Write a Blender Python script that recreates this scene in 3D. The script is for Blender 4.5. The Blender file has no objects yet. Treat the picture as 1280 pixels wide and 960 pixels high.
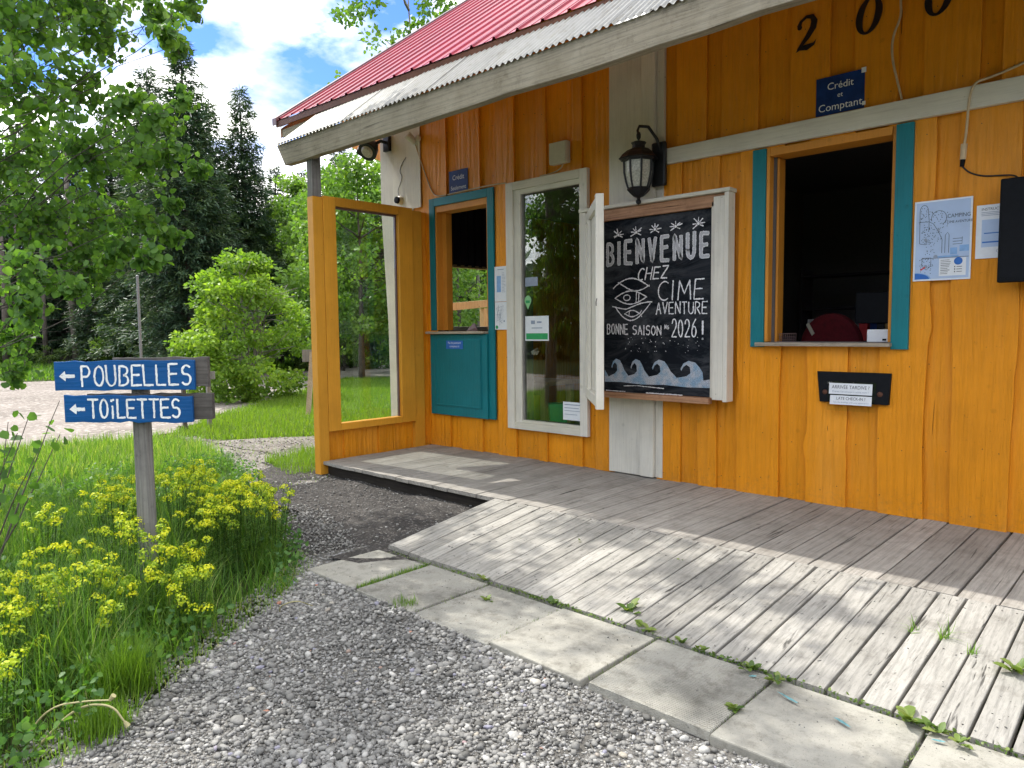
import bpy, math, random
import numpy as np
from mathutils import Vector
random.seed(7); rng = np.random.default_rng(11)
R = math.radians
S = bpy.context.scene
C = S.collection

# ------------------------------------------------------------------ camera, sky, sun, exposure
cam_data = bpy.data.cameras.new('camera')
cam = bpy.data.objects.new('camera', cam_data); C.objects.link(cam)
from mathutils import Matrix
rx = (0.72779051, 0.68572076, -0.01039263)      # image right
dn = (0.04374285, -0.06153904, -0.99714568)     # image down
fw = (-0.68440305, 0.72525856, -0.07478291)     # view
cam.matrix_world = Matrix(((rx[0], -dn[0], -fw[0], 0), (rx[1], -dn[1], -fw[1], 0),
                           (rx[2], -dn[2], -fw[2], 1.5), (0, 0, 0, 1)))
cam_data.sensor_width = 36; cam_data.lens = 36 * 907.47 / 1280
cam_data.clip_start = 0.05; cam_data.clip_end = 2000
S.camera = cam
S.view_settings.view_transform = 'Standard'; S.view_settings.look = 'None'
S.view_settings.exposure = 1.58; S.view_settings.gamma = 1
SUN_EL, SUN_AZ = R(53), math.atan2(-0.97, -0.085)      # azimuth measured from +Y towards +X
sd = Vector((math.sin(SUN_AZ) * math.cos(SUN_EL), math.cos(SUN_AZ) * math.cos(SUN_EL), math.sin(SUN_EL)))
sun = bpy.data.lights.new('sun', 'SUN'); sun.energy = 2.0; sun.angle = R(0.55); sun.color = (1, .955, .88)
so = bpy.data.objects.new('sun', sun); C.objects.link(so)
so.rotation_euler = sd.to_track_quat('Z', 'Y').to_euler()
W = bpy.data.worlds.new('World'); S.world = W; W.use_nodes = True
nt = W.node_tree; nt.nodes.clear()
def N(t, typ, **kw):
    n = t.nodes.new(typ)
    for k, v in kw.items():
        if k.startswith('i_'): n.inputs[k[2:].replace('_', ' ')].default_value = v
        else: setattr(n, k, v)
    return n
def L(t, a, b): t.links.new(a, b)
sky = N(nt, 'ShaderNodeTexSky', sky_type='NISHITA', sun_disc=False, sun_elevation=SUN_EL, sun_rotation=SUN_AZ, dust_density=.4, ozone_density=3.)
tc = N(nt, 'ShaderNodeTexCoord')
sep = N(nt, 'ShaderNodeSeparateXYZ'); L(nt, tc.outputs['Generated'], sep.inputs[0])
zz = N(nt, 'ShaderNodeMath', operation='MAXIMUM'); zz.inputs[1].default_value = 0.0; L(nt, sep.outputs[2], zz.inputs[0])
za = N(nt, 'ShaderNodeMath', operation='ADD'); za.inputs[1].default_value = 0.25; L(nt, zz.outputs[0], za.inputs[0])
dx = N(nt, 'ShaderNodeMath', operation='DIVIDE'); L(nt, sep.outputs[0], dx.inputs[0]); L(nt, za.outputs[0], dx.inputs[1])
dy = N(nt, 'ShaderNodeMath', operation='DIVIDE'); L(nt, sep.outputs[1], dy.inputs[0]); L(nt, za.outputs[0], dy.inputs[1])
cmb = N(nt, 'ShaderNodeCombineXYZ'); L(nt, dx.outputs[0], cmb.inputs[0]); L(nt, dy.outputs[0], cmb.inputs[1]); cmb.inputs[2].default_value = 1.3
cn = N(nt, 'ShaderNodeTexNoise'); cn.inputs['Scale'].default_value = 1.7; cn.inputs['Detail'].default_value = 9; cn.inputs['Roughness'].default_value = .56; cn.inputs['Distortion'].default_value = .1
L(nt, cmb.outputs[0], cn.inputs['Vector'])
cr = N(nt, 'ShaderNodeValToRGB'); cr.color_ramp.elements[0].position = .41; cr.color_ramp.elements[1].position = .51
L(nt, cn.outputs['Fac'], cr.inputs[0])
cn2 = N(nt, 'ShaderNodeTexNoise'); cn2.inputs['Scale'].default_value = 2.6; cn2.inputs['Detail'].default_value = 6; L(nt, cmb.outputs[0], cn2.inputs['Vector'])
cc = N(nt, 'ShaderNodeValToRGB'); cc.color_ramp.elements[0].position = .38; cc.color_ramp.elements[1].position = .56
cc.color_ramp.elements[0].color = (2.6, 2.8, 3.3, 1); cc.color_ramp.elements[1].color = (8.5, 8.4, 8.1, 1)
L(nt, cn2.outputs['Fac'], cc.inputs[0])
mx = N(nt, 'ShaderNodeMix', data_type='RGBA'); L(nt, cr.outputs[0], mx.inputs[0]); sm = N(nt, 'ShaderNodeMix', data_type='RGBA', blend_type='MULTIPLY'); sm.inputs[0].default_value = 1; sm.inputs[7].default_value = (.24, .35, .64, 1); L(nt, sky.outputs[0], sm.inputs[6]); L(nt, sm.outputs[2], mx.inputs[6]); L(nt, cc.outputs[0], mx.inputs[7])
bg = N(nt, 'ShaderNodeBackground'); bg.inputs['Strength'].default_value = 0.15
L(nt, mx.outputs[2], bg.inputs['Color'])
wo = N(nt, 'ShaderNodeOutputWorld'); L(nt, bg.outputs[0], wo.inputs[0])

# ------------------------------------------------------------------ mesh and object helpers
def sm(pts, n=3):
    p_ = [np.array(q, float) for q in pts]
    for _ in range(n):
        o_ = [p_[0]]
        for a_, b_ in zip(p_[:-1], p_[1:]): o_ += [a_*.75 + b_*.25, a_*.25 + b_*.75]
        p_ = o_ + [p_[-1]]
    return p_
class MB:
    def __init__(s): s.v = []; s.f = []
    def add(s, vs, fs):
        n = len(s.v); s.v += [tuple(p) for p in vs]; s.f += [tuple(i + n for i in f) for f in fs]; return s
    def box(s, x0, x1, y0, y1, z0, z1):
        return s.add([(x0,y0,z0),(x1,y0,z0),(x1,y1,z0),(x0,y1,z0),(x0,y0,z1),(x1,y0,z1),(x1,y1,z1),(x0,y1,z1)],
                     [(0,3,2,1),(4,5,6,7),(0,1,5,4),(1,2,6,5),(2,3,7,6),(3,0,4,7)])
    def quadbox(s, a, b, up, th):      # plank from a to b; up, th = half vectors
        a, b, up, th = map(np.array, (a, b, up, th))
        p = [a-up-th, a+up-th, a+up+th, a-up+th, b-up-th, b+up-th, b+up+th, b-up+th]
        return s.add(p, [(0,1,2,3),(7,6,5,4),(0,4,5,1),(1,5,6,2),(2,6,7,3),(3,7,4,0)])
    def poly(s, pts, ext):             # planar polygon extruded by vector ext
        n = len(pts); e = np.array(ext); a = [np.array(p) for p in pts]
        return s.add(a + [p + e for p in a], [tuple(range(n))[::-1], tuple(range(n, 2*n))] + [(i, (i+1) % n, (i+1) % n + n, i + n) for i in range(n)])
    def tube(s, pts, r, k=7, cap=True):
        pts = [np.array(p, float) for p in pts]; n = len(pts)
        rr = r if hasattr(r, '__len__') else [r] * n
        vs = []
        t0 = pts[1] - pts[0]; ref = np.array((0, 0, 1.)) if abs(t0[2]) < .8 * np.linalg.norm(t0) else np.array((1., 0, 0))
        for i, p in enumerate(pts):
            t = pts[min(i+1, n-1)] - pts[max(i-1, 0)]; t /= np.linalg.norm(t) + 1e-9
            u = np.cross(t, ref); u /= np.linalg.norm(u) + 1e-9; w = np.cross(t, u)
            for j in range(k):
                a = 2 * math.pi * j / k; vs.append(p + rr[i] * (math.cos(a) * u + math.sin(a) * w))
        fs = [(i*k+j, i*k+(j+1) % k, (i+1)*k+(j+1) % k, (i+1)*k+j) for i in range(n-1) for j in range(k)]
        if cap: fs += [tuple(range(k))[::-1], tuple(range((n-1)*k, n*k))]
        return s.add(vs, fs)
    def cord(s, pts, r, k=7): return s.tube(sm(pts, 3), r, k)
    def lathe(s, c, prof, k=16, axis=2):
        vs = []
        for r_, h in prof:
            for j in range(k):
                a = 2 * math.pi * j / k; q = [r_ * math.cos(a), r_ * math.sin(a), h]
                if axis == 1: q = [q[0], q[2], q[1]]
                if axis == 0: q = [q[2], q[0], q[1]]
                vs.append((c[0]+q[0], c[1]+q[1], c[2]+q[2]))
        n = len(prof)
        fs = [(i*k+j, i*k+(j+1) % k, (i+1)*k+(j+1) % k, (i+1)*k+j) for i in range(n-1) for j in range(k)]
        fs += [tuple(range(k))[::-1], tuple(range((n-1)*k, n*k))]
        return s.add(vs, fs)

def wloc(o):
    p = Vector((0, 0, 0))
    while o: p += o.location; o = o.parent
    return p
def tag(o, label=None, cat=None, group=None, kind=None):
    for k, v in (('label', label), ('category', cat), ('group', group), ('kind', kind)):
        if v: o[k] = v
    return o
def thing(name, loc, label, cat, group=None):
    o = bpy.data.objects.new(name, None); C.objects.link(o); o.location = loc; o.empty_display_size = .1
    return tag(o, label, cat, group)
def setting(name, loc=(0, 0, 0)):
    o = bpy.data.objects.new(name, None); C.objects.link(o); o.location = loc; o['kind'] = 'structure'; return o
def obj(name, mb, mat, parent=None, bevel=0, smooth=False, origin=None):
    v = np.array(mb.v, float)
    c = np.array(origin) if origin is not None else (v.min(0) + v.max(0)) / 2
    me = bpy.data.meshes.new(name); me.from_pydata((v - c).tolist(), [], mb.f); me.update()
    me.materials.append(mat)
    if smooth: me.polygons.foreach_set('use_smooth', [True] * len(me.polygons))
    o = bpy.data.objects.new(name, me); C.objects.link(o)
    o.location = Vector(c) - (wloc(parent) if parent else Vector((0, 0, 0))); o.parent = parent
    if bevel:
        m = o.modifiers.new('bevel', 'BEVEL'); m.width = bevel; m.segments = 2; m.limit_method = 'ANGLE'
    return o
def npmesh(name, v, f, mat, parent=None, tint=None, smooth=False, kind=None):
    """v (n,3), f (m,k) arrays"""
    me = bpy.data.meshes.new(name); k = f.shape[1]
    me.vertices.add(len(v)); me.vertices.foreach_set('co', v.astype(np.float32).ravel())
    me.loops.add(f.size); me.loops.foreach_set('vertex_index', f.astype(np.int32).ravel())
    me.polygons.add(len(f)); me.polygons.foreach_set('loop_start', np.arange(0, f.size, k, dtype=np.int32))
    me.polygons.foreach_set('loop_total', np.full(len(f), k, dtype=np.int32))
    if smooth: me.polygons.foreach_set('use_smooth', np.ones(len(f), bool))
    me.update(calc_edges=True); me.validate()
    if tint is not None:
        a = me.attributes.new('tint', 'FLOAT', 'POINT'); a.data.foreach_set('value', tint.astype(np.float32))
    me.materials.append(mat)
    o = bpy.data.objects.new(name, me); C.objects.link(o); o.parent = parent
    if parent: o.location = -wloc(parent)
    if kind: o['kind'] = kind
    return o
def inst(name, v, f, T, mat, parent=None, tint=None, smooth=False, kind=None):
    """T: (n,3,4) transforms of template v,f merged into one mesh; tint (n,)"""
    n = len(T); V = np.einsum('nij,vj->nvi', T[:, :, :3], v) + T[:, None, :, 3]
    F = f[None] + (np.arange(n) * len(v))[:, None, None]
    return npmesh(name, V.reshape(-1, 3), F.reshape(-1, f.shape[1]), mat, parent, None if tint is None else np.repeat(tint, len(v)), smooth, kind)
def frames(d, roll):
    """rotation matrices whose y axis is d (n,3), random roll"""
    d = d / (np.linalg.norm(d, axis=1, keepdims=True) + 1e-9)
    ref = np.where(np.abs(d[:, 2:3]) < .9, np.array([[0, 0, 1.]]), np.array([[1., 0, 0]]))
    x = np.cross(d, ref); x /= np.linalg.norm(x, axis=1, keepdims=True); z = np.cross(x, d)
    c, s = np.cos(roll)[:, None], np.sin(roll)[:, None]
    x2 = x * c + z * s; z2 = -x * s + z * c
    return np.stack([x2, d, z2], 2)
def TR(M, s, p):
    return np.concatenate([M * (s[:, None, None] if np.ndim(s) == 1 else s[:, None, :]), p[:, :, None]], 2)
def inpoly(x, y, P):
    r = np.zeros(len(x), bool); n = len(P)
    for i in range(n):
        x1, y1 = P[i]; x2, y2 = P[(i+1) % n]
        c = ((y1 > y) != (y2 > y)) & (x < (x2-x1) * (y-y1) / (y2-y1+1e-12) + x1); r ^= c
    return r
def scatter(P, n):
    P = np.array(P); lo, hi = P.min(0), P.max(0); out = np.zeros((0, 2))
    while len(out) < n:
        q = rng.uniform(lo, hi, (n * 2, 2)); out = np.concatenate([out, q[inpoly(q[:, 0], q[:, 1], P)]])
    return out[:n]

# ------------------------------------------------------------------ materials
def mat(name, rough=.6, spec=.5):
    m = bpy.data.materials.new(name); m.use_nodes = True; t = m.node_tree; t.nodes.clear()
    b = N(t, 'ShaderNodeBsdfPrincipled'); o = N(t, 'ShaderNodeOutputMaterial'); L(t, b.outputs[0], o.inputs[0])
    b.inputs['Roughness'].default_value = rough; b.inputs['Specular IOR Level'].default_value = spec
    return m, t, b
def ramp(t, src, stops):
    r = N(t, 'ShaderNodeValToRGB'); e = r.color_ramp.elements
    while len(e) < len(stops): e.new(.5)
    for el, (p, c) in zip(e, stops): el.position = p; el.color = (*c, 1) if len(c) == 3 else c
    L(t, src, r.inputs[0]); return r.outputs[0]
def coords(t, scale=(1, 1, 1), rnd=True):
    tc = N(t, 'ShaderNodeTexCoord'); v = tc.outputs['Object']
    if rnd:
        oi = N(t, 'ShaderNodeObjectInfo'); m = N(t, 'ShaderNodeMath', operation='MULTIPLY'); m.inputs[1].default_value = 37.; L(t, oi.outputs['Random'], m.inputs[0])
        a = N(t, 'ShaderNodeVectorMath', operation='ADD'); L(t, v, a.inputs[0]); L(t, m.outputs[0], a.inputs[1]); v = a.outputs[0]
    mp = N(t, 'ShaderNodeMapping'); mp.inputs['Scale'].default_value = scale; L(t, v, mp.inputs[0]); return mp.outputs[0]
def noise(t, vec, scale, detail=6, rough=.6, dist=0):
    n = N(t, 'ShaderNodeTexNoise'); n.inputs['Scale'].default_value = scale; n.inputs['Detail'].default_value = detail
    n.inputs['Roughness'].default_value = rough; n.inputs['Distortion'].default_value = dist; L(t, vec, n.inputs['Vector']); return n.outputs['Fac']
def mul(t, a, b, fac=1., mode='MULTIPLY'):
    m = N(t, 'ShaderNodeMix', data_type='RGBA', blend_type=mode); m.inputs[0].default_value = fac
    L(t, a, m.inputs[6])
    if hasattr(b, 'links'): L(t, b, m.inputs[7])
    else: m.inputs[7].default_value = (*b, 1)
    return m.outputs[2]
def mixf(t, f, a, b):
    m = N(t, 'ShaderNodeMix', data_type='RGBA')
    if hasattr(f, 'links'): L(t, f, m.inputs[0])
    else: m.inputs[0].default_value = f
    for s, x in ((6, a), (7, b)):
        if hasattr(x, 'links'): L(t, x, m.inputs[s])
        else: m.inputs[s].default_value = (*x, 1)
    return m.outputs[2]
def bump(t, b, h, strength=.3, dist=.01):
    n = N(t, 'ShaderNodeBump'); n.inputs['Strength'].default_value = strength; n.inputs['Distance'].default_value = dist
    L(t, h, n.inputs['Height']); L(t, n.outputs[0], b.inputs['Normal'])
def rndval(t, lo, hi):
    oi = N(t, 'ShaderNodeObjectInfo'); m = N(t, 'ShaderNodeMapRange'); m.inputs[3].default_value = lo; m.inputs[4].default_value = hi
    L(t, oi.outputs['Random'], m.inputs[0]); return m.outputs[0]

def painted(name, col, axis=2, rough=.5, grain=.35, chips=0., chipcol=(.3, .25, .2), vary=.1, line=.5):
    m, t, b = mat(name, rough, .3)
    sc = [1, 1, 1]; sc[axis] = .045; v = coords(t, sc)
    g = noise(t, v, 70, 8, .65, .25)
    vc = coords(t, (1, 1, 1)); big = noise(t, vc, 1.7, 4, .6)
    c = ramp(t, big, [(.3, tuple(x * .86 for x in col)), (.7, tuple(min(1, x * 1.07) for x in col))])
    c = mul(t, c, ramp(t, g, [(.3, (1 - line * .25,) * 3), (.55, (1, 1, 1))]), 1)
    # knots and small dings
    vo = N(t, 'ShaderNodeTexVoronoi'); vo.inputs['Scale'].default_value = 3.1; L(t, coords(t, (1, 1, 1)), vo.inputs['Vector'])
    k = ramp(t, vo.outputs['Distance'], [(.0, (.55,) * 3), (.045, (.75,) * 3), (.075, (1, 1, 1))]); c = mul(t, c, k, .45)
    # grime specks
    sp = noise(t, vc, 60, 3, .5); c = mul(t, c, ramp(t, sp, [(.24, (.5, .45, .4)), (.31, (1, 1, 1))]), .7)
    if name == 'orange_paint':
        ge = N(t, 'ShaderNodeNewGeometry'); sz = N(t, 'ShaderNodeSeparateXYZ'); L(t, ge.outputs['Position'], sz.inputs[0])
        mr = N(t, 'ShaderNodeMapRange'); mr.inputs[1].default_value = .0; mr.inputs[2].default_value = .38; mr.inputs[3].default_value = .62; mr.inputs[4].default_value = .30; L(t, sz.outputs[2], mr.inputs[0])
        dn_ = noise(t, vc, 26, 7, .72); lt = N(t, 'ShaderNodeMath', operation='LESS_THAN'); L(t, dn_, lt.inputs[0])
        m3 = N(t, 'ShaderNodeMath', operation='MULTIPLY'); m3.inputs[1].default_value = .92; L(t, mr.outputs[0], m3.inputs[0]); sb = N(t, 'ShaderNodeMapRange'); sb.inputs[3].default_value = .5; sb.inputs[4].default_value = 0.; L(t, dn_, sb.inputs[0]); L(t, m3.outputs[0], sb.inputs[2]); sb.inputs[1].default_value = .15
        c = mixf(t, sb.outputs[0], c, (.22, .12, .05))
        fd = noise(t, coords(t, (.8, .8, .25)), 2.3, 6, .7); c = mixf(t, ramp(t, fd, [(.5, (0,) * 3), (.72, (.22,) * 3)]), c, (.80, .40, .09))
    if chips:
        n2 = noise(t, coords(t, sc), 22, 9, .75, .3)
        f = ramp(t, n2, [(chips, (1, 1, 1)), (chips + .03, (0, 0, 0))]); c = mixf(t, f, c, chipcol)
    h = N(t, 'ShaderNodeHueSaturation'); L(t, rndval(t, 1 - vary, 1 + vary), h.inputs['Value']); L(t, c, h.inputs['Color']); L(t, h.outputs[0], b.inputs['Base Color'])
    w = noise(t, coords(t, [x * 1.0 for x in sc]), 14, 5, .6, 1.2)
    if name.startswith('orange_paint'):
        ck = noise(t, coords(t, sc), 19, 3, .5, 1.6); ckr = ramp(t, ck, [(.240, (0,) * 3), (.255, (1,) * 3)]); L(t, mul(t, h.outputs[0], ramp(t, ck, [(.235, (.30, .22, .15)), (.255, (1, 1, 1))]), .85), b.inputs['Base Color'])
        w2 = N(t, 'ShaderNodeTexWave', wave_type='RINGS', rings_direction='Z'); w2.inputs['Scale'].default_value = 5; w2.inputs['Distortion'].default_value = 9; w2.inputs['Detail'].default_value = 3; L(t, coords(t, (1, 1, .12)), w2.inputs['Vector'])
        a2 = N(t, 'ShaderNodeMath', operation='MULTIPLY_ADD'); a2.inputs[1].default_value = .55; L(t, w2.outputs['Fac'], a2.inputs[0]); L(t, ckr, a2.inputs[2]); a3 = N(t, 'ShaderNodeMath', operation='ADD'); L(t, a2.outputs[0], a3.inputs[0]); L(t, w, a3.inputs[1])
        ad = N(t, 'ShaderNodeMath', operation='ADD'); L(t, g, ad.inputs[0]); L(t, a3.outputs[0], ad.inputs[1]); bump(t, b, ad.outputs[0], .75, .013); return m
    ad = N(t, 'ShaderNodeMath', operation='ADD'); L(t, g, ad.inputs[0]); L(t, w, ad.inputs[1])
    bump(t, b, ad.outputs[0], grain, .012); return m
def weathered(name, c0, c1, axis=1, crack=.4, rough=.85, contrast=.5, moss=0.):
    m, t, b = mat(name, rough, .25)
    sc = [1, 1, 1]; sc[axis] = .035
    # warped grain so it flows round the knots
    v = coords(t, sc); g = noise(t, v, 85, 9, .7, .5)
    sc2 = [1, 1, 1]; sc2[axis] = .09
    v2 = coords(t, sc2)
    wv = N(t, 'ShaderNodeTexWave', wave_type='RINGS', rings_direction='XYZ'[axis]); wv.inputs['Scale'].default_value = 9; wv.inputs['Distortion'].default_value = 7; wv.inputs['Detail'].default_value = 3
    wv.inputs['Detail Scale'].default_value = .8; L(t, v2, wv.inputs['Vector'])
    big = noise(t, coords(t, (1, 1, 1)), 3.2, 6, .65)
    c = ramp(t, big, [(.28, c0), (.72, c1)])
    c = mul(t, c, ramp(t, g, [(.25, (1 - contrast,) * 3), (.52, (1, 1, 1)), (.8, (1.0,) * 3)]), 1)
    c = mul(t, c, ramp(t, wv.outputs['Fac'], [(.0, (.72,) * 3), (.35, (1, 1, 1))]), .55)
    cr = noise(t, coords(t, [x * 1 for x in sc]), 33, 4, .5, .9)
    cf = ramp(t, cr, [(crack - .16, (.18,) * 3), (crack - .1, (1, 1, 1))]); c = mul(t, c, cf, .9)
    vo = N(t, 'ShaderNodeTexVoronoi'); vo.inputs['Scale'].default_value = 2.6; L(t, coords(t, (1, 1, 1)), vo.inputs['Vector'])
    k = ramp(t, vo.outputs['Distance'], [(0, (.35, .3, .25)), (.04, (.6,) * 3), (.06, (1, 1, 1))]); c = mul(t, c, k, .9)
    sp = noise(t, coords(t, (1, 1, 1)), 75, 4, .6); c = mul(t, c, ramp(t, sp, [(.27, (.4,) * 3), (.36, (1, 1, 1))]), .6)
    st = noise(t, coords(t, (1, 1, 1)), 7, 6, .7); c = mul(t, c, ramp(t, st, [(.32, (.62, .6, .58)), (.46, (1, 1, 1))]), .6)
    h = N(t, 'ShaderNodeHueSaturation'); L(t, rndval(t, .84, 1.12), h.inputs['Value']); L(t, c, h.inputs['Color']); L(t, h.outputs[0], b.inputs['Base Color'])
    ad = N(t, 'ShaderNodeMath', operation='ADD'); L(t, g, ad.inputs[0]); L(t, cf, ad.inputs[1]); bump(t, b, ad.outputs[0], .55, .006)
    return m
def plain(name, col, rough=.5, metal=0, vary=.12, scale=30, spec=.5):
    m, t, b = mat(name, rough, spec); n = noise(t, coords(t), scale, 5, .6)
    L(t, ramp(t, n, [(.3, tuple(x * (1 - vary) for x in col)), (.7, tuple(min(1, x * (1 + vary)) for x in col))]), b.inputs['Base Color'])
    b.inputs['Metallic'].default_value = metal; bump(t, b, n, .08, .005); return m
def leafmat(name, cols, trans=.45, rough=.5, tcol=1.6):
    m = bpy.data.materials.new(name); m.use_nodes = True; t = m.node_tree; t.nodes.clear()
    at = N(t, 'ShaderNodeAttribute', attribute_name='tint'); c = ramp(t, at.outputs['Fac'], [(i / (len(cols) - 1), x) for i, x in enumerate(cols)])
    b = N(t, 'ShaderNodeBsdfPrincipled'); b.inputs['Roughness'].default_value = rough; b.inputs['Specular IOR Level'].default_value = .35; L(t, c, b.inputs['Base Color'])
    tr = N(t, 'ShaderNodeBsdfTranslucent'); L(t, mul(t, c, (tcol * 1.0, tcol * 1.05, tcol * .35), 1), tr.inputs[0])
    mx = N(t, 'ShaderNodeMixShader'); mx.inputs[0].default_value = trans; L(t, b.outputs[0], mx.inputs[1]); L(t, tr.outputs[0], mx.inputs[2])
    o = N(t, 'ShaderNodeOutputMaterial'); L(t, mx.outputs[0], o.inputs[0]); return m

ORANGE = (.80, .295, .008)
M = {}
M['orange'] = painted('orange_paint', ORANGE, 2, .48, .38, vary=.07)
M['orange_y'] = painted('orange_paint_y', ORANGE, 1, .48, .3)
M['orange_in'] = painted('orange_trim', (.62, .25, .03), 2, .5, .25)
M['ochre'] = painted('ochre_paint', (.70, .32, .03), 2, .45, .2, chips=.28, chipcol=(.4, .3, .18))
M['white'] = painted('white_paint', (.72, .69, .60), 2, .55, .4, chips=.27, chipcol=(.28, .25, .2), vary=.05)
M['white_x'] = painted('white_paint_x', (.68, .65, .54), 0, .55, .3, chips=.24, chipcol=(.28, .25, .2), vary=.05)
M['teal'] = painted('teal_paint', (.006, .18, .21), 2, .5, .5, chips=.29, chipcol=(.10, .17, .18), vary=.04)
M['teal_x'] = painted('teal_paint_x', (.006, .20, .23), 0, .45, .25, vary=.04)
M['ramp'] = weathered('bleached_plank', (.265, .255, .228), (.37, .357, .325), 1, .455, contrast=.5)
M['deck'] = weathered('deck_plank', (.26, .243, .215), (.385, .365, .33), 1, .45, contrast=.45)
M['beam'] = weathered('weathered_beam', (.26, .225, .16), (.38, .34, .26), 0, .42, contrast=.4)
M['grey_post'] = weathered('grey_post', (.17, .165, .155), (.30, .29, .27), 2, .44, contrast=.5)
M['grey_board'] = weathered('grey_board', (.06, .055, .05), (.17, .155, .14), 0, .46, contrast=.6)
M['sill'] = weathered('sill_wood', (.35, .29, .22), (.50, .43, .33), 0, .42)
M['brownwood'] = weathered('bare_wood', (.38, .2, .11), (.52, .3, .18), 0, .4)
M['darkwood'] = weathered('dark_wood', (.03, .025, .02), (.06, .05, .04), 0, .4)
M['black'] = plain('black_plastic', (.006, .007, .009), .55, 0, .2, spec=.12)
M['blackmetal'] = plain('black_metal', (.010, .011, .013), .45, .2, .25, 60)
M['polegrey'] = plain('pole_grey', (.20, .205, .21), .5, .4, .12)
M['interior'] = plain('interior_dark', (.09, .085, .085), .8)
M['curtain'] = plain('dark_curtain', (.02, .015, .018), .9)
M['cream'] = plain('cream_plastic', (.55, .53, .42), .45, 0, .05)
M['cable'] = plain('cable_cream', (.55, .42, .25), .5)
M['ccable'] = plain('cable_black', (.01, .01, .012), .5)
M['navy'] = plain('navy_sign', (.008, .035, .16), .5, 0, .3, 9, .25)
M['print'] = plain('white_print', (.80, .82, .84), .5, 0, .03)
M['darkprint'] = plain('dark_print', (.03, .035, .05), .6)
M['greyprint'] = plain('grey_print', (.28, .33, .42), .6)
M['blueprint'] = plain('blue_print', (.02, .14, .50), .5)
M['paleblue'] = plain('pale_blue_print', (.42, .54, .74), .3, 0, .07, 6)
M['midblue'] = plain('mid_blue_print', (.22, .40, .68), .4)
M['paper'] = plain('white_paper', (.74, .77, .80), .3, 0, .04)
M['redprint'] = plain('red_print', (.6, .04, .05), .5)
M['green'] = plain('green_print', (.02, .32, .10), .4)
M['greenlight'] = plain('light_green_print', (.25, .55, .25), .4)
M['black_num'] = plain('black_number', (.008, .008, .012), .4)
M['red_cloth'] = plain('red_cloth', (.11, .003, .008), .9, 0, .3)
M['blue_sign'] = painted('blue_sign_paint', (.006, .085, .27), 0, .4, .35, vary=.04)
M['white_brush'] = painted('white_brush_paint', (.86, .88, .88), 0, .5, .5, chips=.27, chipcol=(.35, .48, .60), vary=.0)
M['copper'] = plain('rusty_washer', (.12, .05, .03), .6, .5)
M['tyblue'] = plain('aqua_paint', (.10, .24, .26), .8, 0, .4, 60)

m, t, b = mat('chalkboard_slate', .8, .15); v = coords(t, (1, 1, 1), False)
c = mixf(t, ramp(t, noise(t, coords(t, (.35, 1, 1), False), 4.5, 9, .75, .8), [(.44, (0,) * 3), (.70, (.75,) * 3)]), (.007, .010, .015), (.11, .118, .13))
L(t, c, b.inputs['Base Color']); M['slate'] = m
m, t, b = mat('chalk', .9, .1); n = noise(t, coords(t, (1, 1, 1), False), 210, 3, .8)
L(t, ramp(t, n, [(.36, (.16, .17, .18)), (.55, (.72, .73, .76))]), b.inputs['Base Color']); M['chalk'] = m
m, t, b = mat('chalk_line', .9, .1); n = noise(t, coords(t, (1, 1, 1), False), 260, 2, .7)
L(t, ramp(t, n, [(.28, (.35, .36, .38)), (.42, (.88, .88, .90))]), b.inputs['Base Color']); M['chalkline'] = m
m, t, b = mat('chalk_blue', .9, .1); n = noise(t, coords(t, (1, 1, 1), False), 170, 3, .8); n2 = noise(t, coords(t, (1, 1, 1), False), 9, 2, .5)
c = ramp(t, n2, [(.4, (.30, .46, .62)), (.6, (.58, .62, .68))])
L(t, mul(t, c, ramp(t, n, [(.38, (.12,) * 3), (.52, (1,) * 3)]), 1), b.inputs['Base Color']); M['chalkblue'] = m

def metal(name, col, rough, met, dirt):
    m, t, b = mat(name, rough, .5); n = noise(t, coords(t, (1, 1, 1)), 5, 7, .65); n2 = noise(t, coords(t, (3, .6, .6)), 12, 5, .6)
    c = ramp(t, n, [(.3, tuple(x * .8 for x in col)), (.6, col)]); c = mul(t, c, ramp(t, n2, [(.3, dirt), (.5, (1, 1, 1))]), .6)
    h = N(t, 'ShaderNodeHueSaturation'); L(t, rndval(t, .86, 1.1), h.inputs['Value']); L(t, c, h.inputs['Color']); L(t, h.outputs[0], b.inputs['Base Color']); b.inputs['Metallic'].default_value = met; b.inputs['Specular IOR Level'].default_value = .25; return m
M['redroof'] = metal('red_roof_metal', (.28, .002, .024), .36, .0, (.6, .55, .55))
M['corr'] = metal('corrugated_white', (.25, .25, .235), .42, .3, (.62, .55, .42))
M['fascia'] = metal('brown_fascia', (.15, .06, .035), .5, .1, (.6, .6, .6))
M['trimgrey'] = metal('rake_trim', (.20, .14, .14), .35, .4, (.6, .5, .5))

m, t, b = mat('window_glass', .03, .5); b.inputs['Transmission Weight'].default_value = 1; b.inputs['IOR'].default_value = 1.45; M['glass'] = m
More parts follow.
